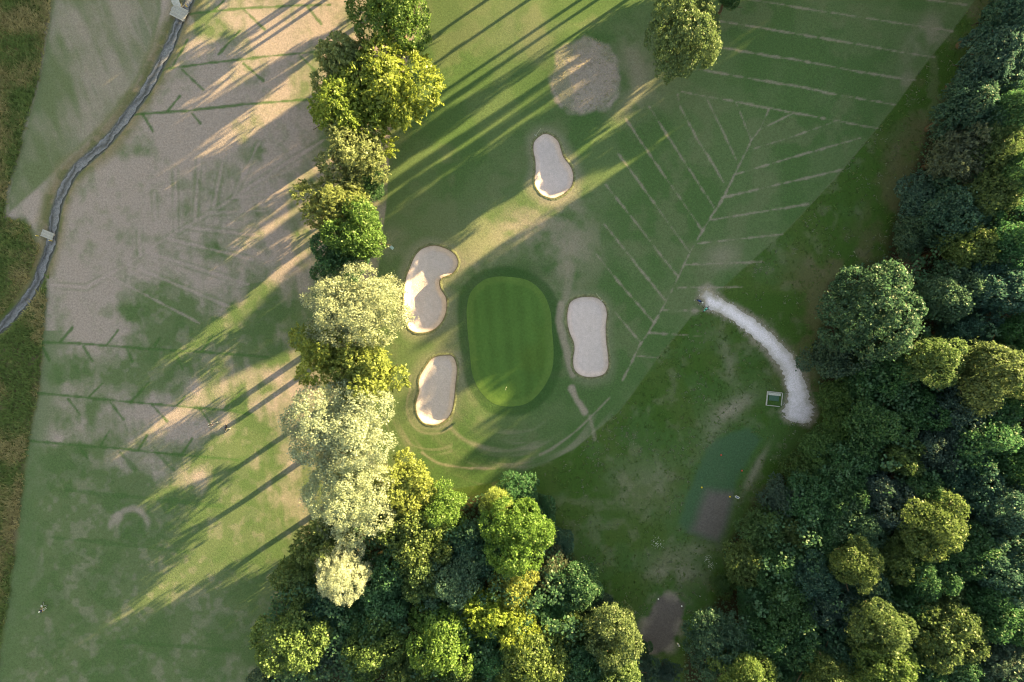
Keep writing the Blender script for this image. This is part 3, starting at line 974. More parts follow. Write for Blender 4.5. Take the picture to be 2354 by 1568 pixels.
GB, GW, GR, GS = "trees of the belt between the fairways", "trees of the wood below the green", "trees of the wood beside the gravel path", "trees and shrubs at the wood edge"
TREES = [
    # --- belt, from the top edge of the picture down
    (900, 12, 90, 18, 'big', 'green', "bright green broadleaf tree cut by the top edge, first of the belt", GB, "tree", 1.0),
    (785, 140, 66, 15, 'weep', 'pale', "pale grey-green willow tucked behind the big yellow willow, on the parched side", GB, "willow_tree", 1.0),
    (878, 203, 104, 17, 'weep', 'yellow', "largest yellow-green willow of the belt, below the tree cut by the top edge", GB, "willow_tree", 1.05),
    (785, 255, 78, 18, 'weep', 'yellow', "yellow-green willow on the parched side, merging with the largest willow of the belt", GB, "willow_tree", 1.0),
    (810, 352, 72, 17, 'spray', 'pale', "pale straw-yellow feathery tree below the yellow willows", GB, "tree", 1.0),
    (838, 425, 44, 9, 'round', 'dgreen', "small dark green tree with a lit tip, between two straw-yellow feathery trees", GB, "tree", 1.0),
    (762, 475, 70, 17, 'spray', 'pale', "straw-yellow feathery tree reaching over the parched field beside a bright green tree", GB, "tree", 1.0),
    (825, 530, 70, 18, 'round', 'green', "bright green leafy tree above the dark rounded tree, opposite the kidney bunker", GB, "tree", 1.0),
    (770, 592, 60, 15, 'round', 'dgreen', "dark green rounded tree just above the upper silver willow", GB, "tree", 1.0),
    (814, 708, 106, 19, 'fluffy', 'silver', "silver-white willow standing alone opposite the kidney bunker", GB, "willow_tree", 0.86),
    (742, 805, 66, 16, 'spray', 'gold', "thin olive-gold tree reaching over the parched field, below the upper silver willow", GB, "tree", 1.2),
    (838, 860, 82, 17.5, 'spray', 'gold', "golden feathery tree between the two silver-white willows", GB, "tree", 1.05),
    (786, 988, 118, 19, 'fluffy', 'silver', "silver-white willow below the golden tree, larger of the lower pair", GB, "willow_tree", 0.9),
    (806, 1140, 102, 18, 'fluffy', 'silver', "silver-white willow at the foot of the belt, above the wood", GB, "willow_tree", 0.95),
    (935, 1118, 64, 15, 'spray', 'gold', "golden feathery tree at the upper edge of the lower wood, beside the last silver willow", GB, "tree", 1.0),
    # --- wood below the green
    (742, 1245, 60, 14.5, 'spray', 'olive', "olive feathery tree at the wood edge under the last silver willow", GW, "tree", 1.0),
    (785, 1315, 58, 17, 'fluffy', 'silver', "small silver-leaved tree inside the lower wood, narrow and brightly lit", GW, "tree", 1.1),
    (688, 1335, 56, 12.5, 'spray', 'olive', "grey-olive tree at the corner of the wood beside the parched field", GW, "tree", 1.0),
    (1012, 1178, 54, 13, 'round', 'green', "fresh green tree beside the golden feathery tree at the top of the lower wood", GW, "tree", 1.0),
    (1183, 1232, 82, 18, 'big', 'green', "sunlit bright green round tree, most prominent at the upper rim of the lower wood", GW, "tree", 1.06),
    (1140, 1160, 36, 11, 'round', 'gold', "small pinkish-gold bush-like tree above the prominent sunlit round tree", GW, "tree", 1.0),
    (1190, 1135, 44, 9, 'spray', 'dgreen', "dark spiky evergreen at the tip of the lower wood, touching the fairway", GW, "evergreen_tree", 1.0),
    (945, 1238, 70, 15, 'round', 'olive', "olive-gold tree just inside the lower wood under the golden feathery tree", GW, "tree", 1.0),
    (895, 1340, 64, 13, 'round', 'dgreen', "shaded dark olive tree beside the small silver-leaved tree", GW, "tree", 1.1),
    (970, 1330, 60, 15, 'round', 'olive', "olive tree speckled with lit leaves in the heart of the lower wood", GW, "tree", 1.0),
    (1045, 1330, 58, 15, 'round', 'mint', "light minty green tree in the heart of the lower wood", GW, "tree", 1.2),
    (1085, 1260, 54, 11, 'round', 'blue', "blue-green shaded tree squeezed against the prominent sunlit round tree", GW, "tree", 1.0),
    (826, 1405, 62, 11, 'round', 'dgreen', "dark green tree below the small silver-leaved tree", GW, "tree", 1.0),
    (740, 1400, 52, 10, 'round', 'blue', "blue-green shaded tree behind the grey-olive corner tree", GW, "tree", 1.0),
    (676, 1480, 66, 16, 'round', 'olive', "dark tree with a bright yellow sunlit patch at the wood corner, lower edge", GW, "tree", 1.0),
    (632, 1556, 44, 9, 'round', 'greyblue', "low dark tree at the outermost lower corner of the wood", GW, "tree", 1.0),
    (755, 1500, 66, 11, 'round', 'greyblue', "dark blue-grey tree next to the yellow-patched corner tree", GW, "tree", 1.0),
    (855, 1480, 62, 14, 'round', 'olive', "olive tree with golden lit side near the bottom edge, inside the lower wood", GW, "tree", 1.0),
    (1012, 1470, 70, 15, 'round', 'green', "yellow-green lit tree near the bottom edge in the middle of the lower wood", GW, "tree", 1.1),
    (940, 1552, 62, 14, 'round', 'olive', "olive tree cut by the bottom edge, in the middle of the lower wood", GW, "tree", 1.0),
    (1060, 1560, 46, 13, 'round', 'olive', "narrow olive tree cut by the bottom edge beside the yellow-green lit tree", GW, "tree", 1.0),
    (1120, 1405, 60, 14, 'spray', 'yellow', "yellow feathery tree leaning over the lower wood, below the minty tree", GW, "tree", 1.0),
    (1180, 1345, 48, 13, 'spray', 'gold', "gold feathery tree directly below the prominent sunlit round tree", GW, "tree", 1.0),
    (1185, 1445, 54, 14, 'spray', 'yellow', "bright yellow-green feathery tree above the bottom edge, toward the rough", GW, "tree", 1.1),
    (1120, 1505, 58, 12, 'round', 'dgreen', "dark green tree by the bottom edge between two lit crowns", GW, "tree", 1.0),
    (1222, 1522, 76, 15, 'round', 'olive', "broad olive-gold tree cut by the bottom edge, near the lower tee", GW, "tree", 1.0),
    (1332, 1350, 48, 10, 'round', 'dgreen', "smooth round dark green tree on the rim of the lower wood, facing the rough", GS, "tree", 1.0),
    (1262, 1312, 44, 9, 'spray', 'brown', "brownish thin tree beside the smooth round dark green tree", GS, "tree", 1.0),
    (1265, 1405, 50, 9, 'round', 'dgreen', "low dark green tree below the brownish thin tree", GW, "tree", 1.0),
    (1405, 1455, 56, 15, 'round', 'tan', "golden sunlit tree standing over the lower bare tee", GW, "tree", 1.05),
    (1428, 1545, 48, 14, 'round', 'tan', "golden sunlit tree cut by the bottom edge, below its twin by the lower bare tee", GW, "tree", 1.0),
    (1322, 1452, 52, 10, 'spray', 'olive', "olive feathery tree shaded by the golden tree over the lower bare tee", GW, "tree", 1.0),
    (1330, 1535, 60, 12, 'round', 'dgreen', "dark green tree cut by the bottom edge between olive and golden crowns", GW, "tree", 1.0),
    (1246, 1175, 30, 5, 'round', 'dgreen', "low dark shrub on the outer flank of the prominent sunlit tree", GS, "shrub", 1.3),
    (1285, 1250, 32, 5, 'round', 'blue', "low blue-green shrub on the wood rim between two round trees", GS, "shrub", 1.2),
    (1370, 1400, 30, 6, 'round', 'greyblue', "small grey-blue shrub on the wood rim above the golden tree", GS, "shrub", 1.0),
    (1480, 1545, 34, 6, 'round', 'greyblue', "small grey-green shrub cut by the bottom edge beside the lower bare tee", GS, "shrub", 1.0),
    (1535, 1550, 30, 6, 'spray', 'greyblue', "wispy grey shrub below the lower bare tee at the bottom edge", GS, "shrub", 1.0),
    (1470, 1490, 24, 4, 'round', 'dgreen', "little dark shrub at the lower bare tee's corner", GS, "shrub", 1.0),
    # --- lone trees by the top edge
    (1572, 78, 80, 16, 'big', 'tan', "lone tree with glossy half-lit foliage above the chevron of pale drains", None, "tree", 1.4),
    (1678, -14, 26, 10, 'round', 'dgreen', "sliver of dark tree peeping in at the top edge beside the lone tree", None, "tree", 1.0),
    # --- wood beside the gravel path, from the top down
    (2325, 25, 60, 18, 'spray', 'blue', "blue-green tree in the top corner of the wood", GR, "tree", 1.0),
    (2290, 135, 70, 18, 'weep', 'blue', "blue-green drooping tree at the upper wood edge beside the rough strip", GR, "tree", 1.1),
    (2235, 245, 60, 17, 'weep', 'blue', "blue-green drooping tree lower down the upper wood edge, above a brownish one", GR, "tree", 1.0),
    (2320, 255, 54, 18, 'round', 'dgreen', "deep green tree at the picture's side edge below the corner tree", GR, "tree", 1.0),
    (2205, 350, 72, 15, 'spray', 'brown', "brownish thorny tree with a pale leafy spot in its crown", GR, "tree", 1.0),
    (2300, 345, 54, 17, 'spray', 'olive', "dull olive tree behind the brownish thorny tree", GR, "tree", 1.0),
    (2128, 455, 56, 8, 'round', 'mint', "pale blue-green fine-leaved shrub at the wood edge, upper of two", GS, "shrub", 1.1),
    (2100, 545, 54, 8, 'round', 'mint', "pale blue-green fine-leaved shrub at the wood edge, just above the dead bush", GS, "shrub", 0.9),
    (2195, 490, 58, 15, 'round', 'blue', "shaded blue-green tree behind the fine-leaved shrubs", GR, "tree", 1.0),
    (2275, 450, 54, 17, 'spray', 'olive', "yellowish-green tree near the side edge, above the big lit sycamore's level", GR, "tree", 1.0),
    (2345, 395, 44, 18, 'round', 'dgreen', "dark green tree cut by the side edge beside the yellowish-green tree", GR, "tree", 1.0),
    (2330, 545, 58, 17, 'round', 'dgreen', "dark green tree cut by the side edge below the yellowish-green tree", GR, "tree", 1.0),
    (2225, 570, 54, 16, 'spray', 'olive', "olive feathery tree deep behind the dead bush", GR, "tree", 1.0),
    (2000, 715, 112, 20, 'big', 'blue', "huge domed sycamore with one golden sunlit flank, beside the gravel path", GR, "sycamore_tree", 0.98),
    (2168, 675, 62, 15, 'round', 'mint', "rounded grey-green tree touching the huge domed sycamore", GR, "tree", 1.1),
    (2285, 672, 66, 16, 'round', 'blue', "blue-green tree behind the rounded grey-green tree, toward the side edge", GR, "tree", 1.0),
    (2345, 775, 52, 14, 'round', 'dgreen', "dark green tree cut by the side edge above the golden-brown oak", GR, "tree", 1.0),
    (1922, 812, 62, 12, 'round', 'greyblue', "slate-green rounded tree bulging toward the bend of the gravel path", GR, "tree", 1.0),
    (2030, 865, 58, 13, 'round', 'dgreen', "mid green tree below the huge domed sycamore", GR, "tree", 1.0),
    (2145, 835, 54, 17.5, 'round', 'olive', "yellow-green tree with a sunlit rim between the sycamore and the golden-brown oak", GR, "tree", 1.0),
    (2215, 765, 50, 12, 'round', 'blue', "shaded blue-green tree above the golden-brown oak", GR, "tree", 1.0),
    (2272, 858, 76, 20, 'round', 'tan', "golden-brown sunlit oak rising above the dark wood", GR, "oak_tree", 1.05),
    (2345, 915, 46, 14, 'round', 'dgreen', "dark tree cut by the side edge beside the golden-brown oak", GR, "tree", 1.0),
    (2195, 930, 62, 13, 'round', 'greyblue', "slate-blue tree in the shadow below the golden-brown oak", GR, "tree", 1.0),
    (2105, 940, 58, 13, 'round', 'dgreen', "deep green tree in the middle of the wood, just below the sunlit-rimmed tree", GR, "tree", 1.0),
    (2010, 965, 68, 13, 'round', 'dgreen', "broad leafy green tree level with the foot of the gravel path", GR, "tree", 1.0),
    (1925, 905, 38, 8, 'round', 'lime', "bright lime shrub wedged under the slate-green tree at the path bend", GS, "shrub", 1.0),
    (1938, 975, 46, 9, 'spray', 'lime', "yellow-green feathery shrub beside the foot of the gravel path", GS, "shrub", 1.1),
    (1885, 1030, 52, 7, 'round', 'lime', "leafy green shrub just below the foot of the gravel path", GS, "shrub", 1.0),
    (1960, 1065, 56, 11, 'round', 'dgreen', "deep green tree behind the leafy shrub below the path", GR, "tree", 1.0),
    (2075, 1045, 58, 13, 'spray', 'olive', "dull olive feathery tree in the middle of the wood", GR, "tree", 1.0),
    (2165, 1030, 54, 13, 'round', 'greyblue', "slate-blue tree below its neighbour under the golden-brown oak", GR, "tree", 1.0),
    (2265, 1005, 66, 15, 'round', 'dgreen', "full dark green tree below the golden-brown oak near the side edge", GR, "tree", 1.0),
    (2345, 1065, 50, 14, 'round', 'dgreen', "dark green tree cut by the side edge, level with the bare upper tee", GR, "tree", 1.0),
    (1848, 1085, 48, 7, 'round', 'lime', "yellow-green shrub at the wood edge above the worn upper tee", GS, "shrub", 1.0),
    (1800, 1150, 46, 8, 'spray', 'greyblue', "grey-green wispy shrub beside the worn upper tee", GS, "shrub", 1.0),
    (1880, 1155, 58, 10, 'round', 'dgreen', "mid-green tree one row in from the worn upper tee", GR, "tree", 1.0),
    (1952, 1145, 52, 12, 'spray', 'dgreen', "dark feathery tree below the deep green tree behind the leafy shrub", GR, "tree", 1.0),
    (2035, 1140, 58, 13, 'round', 'greyblue', "slate-green tree below the dull olive feathery tree", GR, "tree", 1.0),
    (2150, 1205, 60, 19, 'round', 'tan', "tall golden sunlit tree in the lower half of the wood", GR, "tree", 1.15),
    (2110, 1120, 44, 12, 'round', 'dgreen', "shaded green tree just above the tall golden tree", GR, "tree", 1.0),
    (2230, 1120, 60, 14, 'round', 'blue', "blue-green tree uphill of the tall golden tree toward the side edge", GR, "tree", 1.0),
    (2315, 1165, 64, 15, 'round', 'blue', "large blue-green tree cut by the side edge, level with the tall golden tree", GR, "tree", 1.0),
    (1752, 1215, 50, 9, 'spray', 'lime', "yellow-green feathery shrub at the wood edge below the worn upper tee's sign", GS, "shrub", 1.0),
    (1835, 1230, 50, 9, 'spray', 'olive', "olive feathery tree behind the yellow-green feathery shrub", GR, "tree", 1.0),
    (1905, 1245, 52, 11, 'round', 'dgreen', "dark green tree in the lower wood, between feathery and blue-green crowns", GR, "tree", 1.0),
    (1975, 1215, 58, 13, 'round', 'mint', "pale blue-green rounded tree above the small golden-topped tree", GR, "tree", 1.0),
    (1972, 1292, 46, 17.5, 'round', 'tan', "small golden-topped tree surrounded by blue-green crowns", GR, "tree", 1.0),
    (2058, 1265, 58, 14, 'round', 'olive', "yellow-green tree beside the tall golden tree", GR, "tree", 1.05),
    (2130, 1320, 56, 14, 'round', 'dgreen', "plain green tree below the tall golden tree", GR, "tree", 1.0),
    (2228, 1265, 60, 14, 'round', 'dgreen', "deep green tree below the blue-green tree, beside the tall golden tree's foot", GR, "tree", 1.0),
    (2320, 1300, 66, 15, 'round', 'blue', "blue-green tree cut by the side edge in the lower wood", GR, "tree", 1.0),
    (1715, 1290, 52, 9, 'spray', 'olive', "olive feathery shrub at the wood edge above the lime bush", GS, "shrub", 1.15),
    (1790, 1310, 50, 10, 'round', 'dgreen', "shaded green tree behind the olive feathery shrub", GR, "tree", 1.0),
    (1868, 1325, 54, 12, 'round', 'blue', "blue-green tree two rows behind the lime bush", GR, "tree", 1.0),
    (1662, 1345, 30, 4, 'spray', 'lime', "small lime-green bush on the rough near the lower bare tee", GS, "shrub", 1.0),
    (1732, 1385, 46, 8, 'round', 'dgreen', "dark green shrub between the lime bush and the wood", GS, "shrub", 1.0),
    (1808, 1410, 62, 12, 'round', 'dgreen', "rounded deep green tree above the big domed blue-green tree", GR, "tree", 1.0),
    (1908, 1395, 54, 12, 'round', 'greyblue', "slate-blue tree below the small golden-topped tree", GR, "tree", 1.0),
    (1990, 1370, 52, 13, 'round', 'blue', "blue-green tree above the golden-flanked tree near the bottom edge", GR, "tree", 1.0),
    (2022, 1445, 58, 18, 'round', 'olive', "green tree with a golden flank, second row above the bottom edge", GR, "tree", 1.0),
    (2085, 1385, 50, 12, 'round', 'dgreen', "deep green tree in the hollow beside the golden-flanked tree", GR, "tree", 1.0),
    (2178, 1440, 74, 16.5, 'round', 'olive', "broad dark olive tree dotted with lit leaves near the bottom edge", GR, "tree", 1.0),
    (2265, 1390, 56, 14, 'round', 'dgreen', "deep green tree above and beside the broad dark olive tree", GR, "tree", 1.0),
    (2335, 1430, 54, 14, 'round', 'dgreen', "dark tree cut by the side edge near the bottom corner", GR, "tree", 1.0),
    (1650, 1475, 78, 13, 'big', 'blue', "big domed blue-green tree beside the lower bare tee", GR, "tree", 1.0),
    (1705, 1552, 56, 17, 'round', 'olive', "half-lit green tree cut by the bottom edge below the big domed one", GR, "tree", 1.0),
    (1760, 1480, 50, 12, 'round', 'dgreen', "deep green tree beside the big domed blue-green tree", GR, "tree", 1.0),
    (1838, 1490, 52, 12, 'round', 'dgreen', "dark green tree with bare twigs beside it, near the bottom edge", GR, "tree", 1.0),
    (1925, 1485, 56, 13, 'round', 'blue', "blue-green tree beside the golden-flanked tree, second row above the bottom edge", GR, "tree", 1.0),
    (1895, 1552, 50, 17, 'round', 'olive', "green tree with a lit crest cut by the bottom edge, beside the broad lit one", GR, "tree", 1.0),
    (1795, 1556, 46, 12, 'spray', 'dgreen', "dark feathery tree cut by the bottom edge between two half-lit ones", GR, "tree", 1.0),
    (2022, 1540, 64, 18, 'round', 'olive', "broad golden-lit tree cut by the bottom edge under the golden-flanked tree", GR, "tree", 1.0),
    (2115, 1535, 54, 13, 'round', 'dgreen', "deep green tree cut by the bottom edge beside the broad golden-lit tree", GR, "tree", 1.0),
    (2205, 1545, 56, 13, 'round', 'dgreen', "dark tree cut by the bottom edge below the broad dark olive tree", GR, "tree", 1.0),
    (2300, 1525, 62, 14, 'spray', 'greyblue', "greyish feathery tree in the bottom corner of the wood", GR, "tree", 1.0),
]
for T_ in TREES:
    px, py, r_px, h, kind, colour, label, group, name, ry = T_
    tree(px, py, r_px, h, kind, colour, label, group, name, ry, "shrub" if name == "shrub" else "tree")

# dead bushes: bare twigs
def dead_bush(px, py, r, h, label, seed):
    q = random.Random(seed)
    x, y = P(px, py)
    f = (CAM_H - h * .7) / CAM_H
    x, y = x * f, y * f
    o = link("dead_bush", None, loc=(x, y, relief1(x, y)))
    tag(o, label, "bush", "dead bushes in the wood")
    st, tw = MB(), MB()
    st.tube([(0, 0, -.1), (0.1, 0, h * .3), (.25, .05, h * .5)], [.12, .09, .05], 7)
    for k in range(46):
        a = q.uniform(0, 6.28)
        e = q.uniform(0.2, 1.2)
        L = r * q.uniform(.6, 1.1)
        d = Vector((math.cos(a) * math.cos(e), math.sin(a) * math.cos(e), math.sin(e) * h / r * .7))
        b0 = Vector((0.1, 0, h * q.uniform(.2, .45)))
        tw.tube([b0, b0 + d * L * .5, b0 + d * L + Vector((q.uniform(-.3, .3), q.uniform(-.3, .3), q.uniform(-.3, .2)))], [.06, .04, .015], 5)
        for s in range(3):
            p0 = b0 + d * L * q.uniform(.35, .8)
            tw.tube([p0, p0 + (d + Vector((q.uniform(-1, 1), q.uniform(-1, 1), q.uniform(-.3, .6))) * .8) * L * .35], [.035, .012], 4)
    st.build("stem", M_TWIG, o)
    tw.build("twigs", M_TWIG, o)
M_TWIG = plain("dry_twigs", (0.23, 0.165, 0.155), 0.9, 0.1, 0.2, 3)
dead_bush(2092, 606, 3.3, 5.5, "leafless pinkish dead bush above the huge domed sycamore", 5)
dead_bush(1868, 1530, 2.4, 14.0, "leafless brown twiggy dead tree top near the bottom edge of the wood", 6)

# ------------------------------------------------------------------ woodland carrying on outside the frame, trees added for their shadows, undergrowth
WOOD = []
r = random.Random(3)
def beyond(x0, dist, R, h):                           # unseen tree added past the top edge to shape the shadows
    a, b = P(x0, 0)
    WOOD.append((a + 0.829 * dist, b + 0.559 * dist, R, h))
beyond(1755, 10, 4.2, 17)
for x0 in range(1490, 1700, 34):                      # low bushes added as blockers: their shadows stop short of the belt
    beyond(x0, 10 + r.uniform(-1, 2), 1.9, ((x0 - 1275) * PX / 0.829 + 10) * 0.1638 + r.uniform(-0.4, 0.6))
for x0, R_ in ((1120, 3.5), (1215, 2.6), (1333, 0.6), (1372, 0.7), (1440, 2.2), (1535, 0.8), (1592, 1.0), (1660, 1.6)):  # tall trees, some slender, added to cut the sunlight into streaks
    beyond(x0, 18 + r.uniform(-3, 3), R_, 17 + r.uniform(-1, 1))
beyond(1905, 10, 2.8, 12.0)  # added to limit the lit wedge by the upper bunker
beyond(1950, 13, 2.6, 11.0)
for k, x0 in enumerate(range(2080, 2420, 46)):  # row added to shade the green, heights set by shadow reach
    beyond(x0, 9 + 7 * (k % 2), 4.6, ((x0 - 985) * PX / 0.829 + 10) * 0.1638 + r.uniform(-0.7, 0.7))
WOOD += [(-13, 65, 3.2, 18), (-27, 67, 3.2, 17), (-4, 73, 2.6, 17), (-17, 72, 4.0, 19), (-8, 68, 2.6, 18)]  # extra unseen trees added to break up the light beside the belt
for k in range(13):                                   # the belt carrying on above the picture
    WOOD.append((-21 + 2.0 * k * 0.5 + r.uniform(-3.5, 3.5), 67 + 6.6 * k + r.uniform(-1.5, 1.5), r.uniform(4.8, 6.4), r.uniform(16.5, 20)))
for gx in range(0, 6):
    for gy in range(0, 20):
        x = 95 + gx * 8.4 + r.uniform(-2.2, 2.2)
        y = -62 + gy * 8.6 + r.uniform(-2.2, 2.2)
        edge = 95 if y < 58 else 108
        if x < edge:
            continue
        WOOD.append((x, y, r.uniform(4.5, 5.9), r.uniform(16.0, 18.5) if y > -5 else r.uniform(12.5, 15.0)))
VV, FF, TT = [], [], []
nb = 0
src = []
for me in CROWNS['round'][:3]:
    v = np.empty(len(me.vertices) * 3, np.float32)
    me.vertices.foreach_get("co", v)
    v = v.reshape(-1, 4, 3)
    tt = np.empty(len(me.vertices), np.float32)
    me.attributes["tint"].data.foreach_get("value", tt)
    src.append((v, tt.reshape(-1, 4)))
trunks = MB()
for i, (x, y, R, h) in enumerate(WOOD):
    v, tt = src[i % 3]
    keep = rng.random(len(v)) < 0.26
    v, tt = v[keep], tt[keep]
    c = v.mean(1, keepdims=True)
    v = c + (v - c) * 1.9
    semi = 0.44 * h
    a = r.uniform(0, 6.28)
    ca, sa = math.cos(a), math.sin(a)
    q = np.stack([(v[..., 0] * ca - v[..., 1] * sa) * R + x, (v[..., 0] * sa + v[..., 1] * ca) * R + y, v[..., 2] * semi + h - semi + relief1(x, y)], -1).reshape(-1, 3)
    FF.append(np.arange(len(q)).reshape(-1, 4) + nb)
    nb += len(q)
    VV.append(q)
    TT.append(tt.ravel())
    trunks.tube([(x, y, -.6), (x, y, h * .4), (x, y, h * .7)], [.34, .24, .1], 6)
wme = mesh_np("woodland", np.concatenate(VV), np.concatenate(FF), {"tint": np.concatenate(TT)})
wo = link("woodland", wme, M_LEAF)
wo.color = (0.055, 0.10, 0.035, 1)
tag(wo, "dark green woodland carrying on beyond the picture's edges", "woodland", kind="stuff")
trunks.build("woodland_trunks", M_BARK, wo)

def scatter(poly, n, seed):
    q = np.random.default_rng(seed)
    xs_, ys_ = [p[0] for p in poly], [p[1] for p in poly]
    A, B = q.uniform(max(min(xs_), -97), min(max(xs_), 97), n), q.uniform(max(min(ys_), -68), min(max(ys_), 68), n)
    k = inside(A, B, poly)
    return A[k], B[k], q

U = []
for poly, n, sd in ((FOREST_R, 46000, 1), (FOREST_B, 24000, 2)):
    A, B, q = scatter(poly, n, sd)
    zz_ = relief(A, B) + (0.2 + 3.6 * fbm(A, B, 4.5, 3, 3) ** 1.6) * q.uniform(0.35, 1.0, len(A))
    U.append((np.stack([A, B, zz_], 1), q))
for poly, n, sd in ((FOREST_R, 2300, 3), (FOREST_B, 1100, 4)):          # boughs and saplings closing the canopy between the tall crowns
    A, B, q = scatter(poly, n, sd)
    k = masked_sdist(A, B, poly, 3) > 1.6
    A, B = A[k], B[k]
    hh = np.clip(3.0 + 3.2 * np.sqrt(np.maximum(masked_sdist(A, B, poly, 3), 0)), 3, 10.0) * q.uniform(0.6, 1.12, len(A))
    rr = q.uniform(0.8, 1.7, len(A))
    per = 38
    u = unit(q.normal(size=(len(A), per, 3)).reshape(-1, 3) + np.array((0, 0, .5))).reshape(len(A), per, 3)
    pts = np.stack([A, B, relief(A, B) + hh], 1)[:, None] + u * (rr[:, None] * q.uniform(.6, 1.1, (len(A), per)))[..., None]
    U.append((pts.reshape(-1, 3), q))
pos = np.concatenate([u[0] for u in U])
q = U[0][1]
V, F = leaf_quads(pos, np.array((0, 0, 1.0)) + q.normal(size=pos.shape) * 0.6, q.uniform(0.25, 0.6, len(pos)), q)
ume = mesh_np("undergrowth", V, F, {"tint": np.repeat(np.clip(q.normal(.45, .2, len(pos)), 0, 1), 4)})
uo = link("undergrowth", ume, M_LEAF)
uo.color = (0.070, 0.155, 0.085, 1)
tag(uo, "dark leafy undergrowth covering the floor of the woods", "undergrowth", kind="stuff")

# ------------------------------------------------------------------ long grass in the rough
def tufts(name, A, B, hmin, hmax, cols, q, label, blades=3, width=0.07):
    n = len(A)
    base = np.stack([A, B, relief(A, B) - 0.03], 1)
    V, CO = [], []
    sel = (fbm(A, B, 5.0, 2, 3) - 0.32) / 0.36 + q.normal(0, 0.16, n)
    csel = np.array(cols)[np.clip((sel * len(cols)).astype(int), 0, len(cols) - 1)] * q.uniform(0.8, 1.2, n)[:, None]
    for k in range(blades):
        a = q.uniform(0, 2 * np.pi, n)
        hh = q.uniform(hmin, hmax, n)
        ln = q.uniform(0.9, 2.0, n) * hh
        dx, dy = np.cos(a), np.sin(a)
        w = width * q.uniform(.7, 1.4, n)
        off = q.normal(0, 0.10, (n, 2))
        b0 = base + np.c_[off, np.zeros(n)]
        side = np.stack([-dy * w, dx * w, np.zeros(n)], 1)
        tip = b0 + np.stack([dx * ln, dy * ln, hh], 1)
        midp = b0 + np.stack([dx * ln * .4, dy * ln * .4, hh * .65], 1)
        V.append(np.stack([b0 - side, b0 + side, midp + side * .9, tip], 1))
        CO.append(np.repeat(csel[:, None], 4, 1))
    V = np.concatenate(V).reshape(-1, 3)
    CO = np.concatenate(CO).reshape(-1, 3)
    me = mesh_np(name, V, np.arange(len(V)).reshape(-1, 4), {"Col": CO})
    o = link(name, me, M_TUFT)
    tag(o, label, "grass", kind="stuff")

A, B, q = scatter(LEFT_ROUGH, 15000, 11)
A2, B2, q2 = scatter(LEFT_VERGE, 20000, 12)
ke = masked_sdist(A, B, LEFT_ROUGH, 4) + 2.2 * (fbm(A, B, 2.5, 4) - 0.62) + q.normal(0, .3, len(A)) > 0
A, B = A[ke], B[ke]
ke = masked_sdist(A2, B2, LEFT_VERGE, 4) + 2.2 * (fbm(A2, B2, 2.5, 4) - 0.62) + q.normal(0, .3, len(A2)) > 0
A2, B2 = A2[ke], B2[ke]
k = masked_line(A2, B2, STREAM, 3) > 1.4
tufts("long_grass", np.r_[A, A2[k]], np.r_[B, B2[k]], 0.2, 0.55, [(.14, .20, .07), (.17, .22, .085), (.21, .23, .10), (.26, .25, .12), (.33, .29, .16)], q,
      "long olive and straw grass along the far side of the parched field")
ROUGH_R = W(FAIRWAY_EDGE[:16] + [(1321,1045),(1240,1090),(1280,1220),(1330,1270),(1390,1370),(1480,1440),(1520,1500),(1590,1430),(1640,1360),(1670,1240),(1740,1130),(1800,1080),
            (1850,1000),(1880,900),(1870,790),(1890,650),(2030,590),(2090,400),(2190,180),(2300,0),(2330,-40)])
A, B, q = scatter(ROUGH_R, 18000, 13)
keep = (masked_sdist(A, B, PATH_POLY, 3) < -0.2) & (masked_sdist(A, B, TEE_UP, 3) < 0) & (masked_sdist(A, B, TEE_LOW, 3) < -0.3) & (fbm(A, B, 4, 1) + 0.25 * q.random(len(A)) > 0.52)
pxx, pyy = A[keep] / PX + CX, CY - B[keep] / PX
m_ = ~((pxx > 1755) & (pxx < 1805) & (pyy > 895) & (pyy < 940))
A, B = A[keep][m_], B[keep][m_]
tufts("rough_grass", A, B, 0.10, 0.30, [(.085, .15, .045), (.105, .165, .055), (.08, .14, .04), (.12, .16, .07), (.17, .20, .14)], q,
      "short weedy rough grass between the fairway and the woods", 3, 0.06)
A, B, q = scatter(ROUND, 700, 14)
tufts("dry_grass", A, B, 0.06, 0.16, [(.36, .32, .26), (.30, .27, .20), (.24, .24, .14), (.40, .35, .28)], q, "round patch of bleached dry grass by the lone tree", 3, 0.05)

# ------------------------------------------------------------------ plank bridges and hazard stakes
def bridge(px, py, ang, length, width, n, label, seed):
    q = random.Random(seed)
    x, y = P(px, py)
    z = relief1(x, y) + 0.10
    o = link("plank_bridge", None, loc=(x, y, z), rot=(0, 0, ang))
    tag(o, label, "bridge", "plank bridges over the stream")
    for s in (-1, 1):
        MB().box((0, s * width * .38, -0.16), (length * 1.02, 0.14, 0.20)).build("beam", M_WOOD, o)
    w = width / n
    me = None
    for k in range(n):
        L = length * q.uniform(.94, 1.04)
        b = MB().box((q.uniform(-.05, .05), -width / 2 + w * (k + .5), 0.0), (L, w * 0.86, 0.07 + q.uniform(0, .03)))
        b.build("plank", M_PLANKS[k % 3], o)
M_PLANKS = [plain("plank_wood", c, 0.8, 0.15, 0.2, 7) for c in ((0.40, 0.38, 0.41), (0.34, 0.325, 0.36), (0.37, 0.35, 0.37))]
bridge(412, 30, -math.radians(27), 2.9, 2.1, 10, "wide grey plank bridge over the stream by the top edge, gravel path ending at it", 1)
bridge(110, 540, -math.radians(22), 2.2, 1.25, 7, "short grey plank bridge over the stream between two yellow stakes", 2)

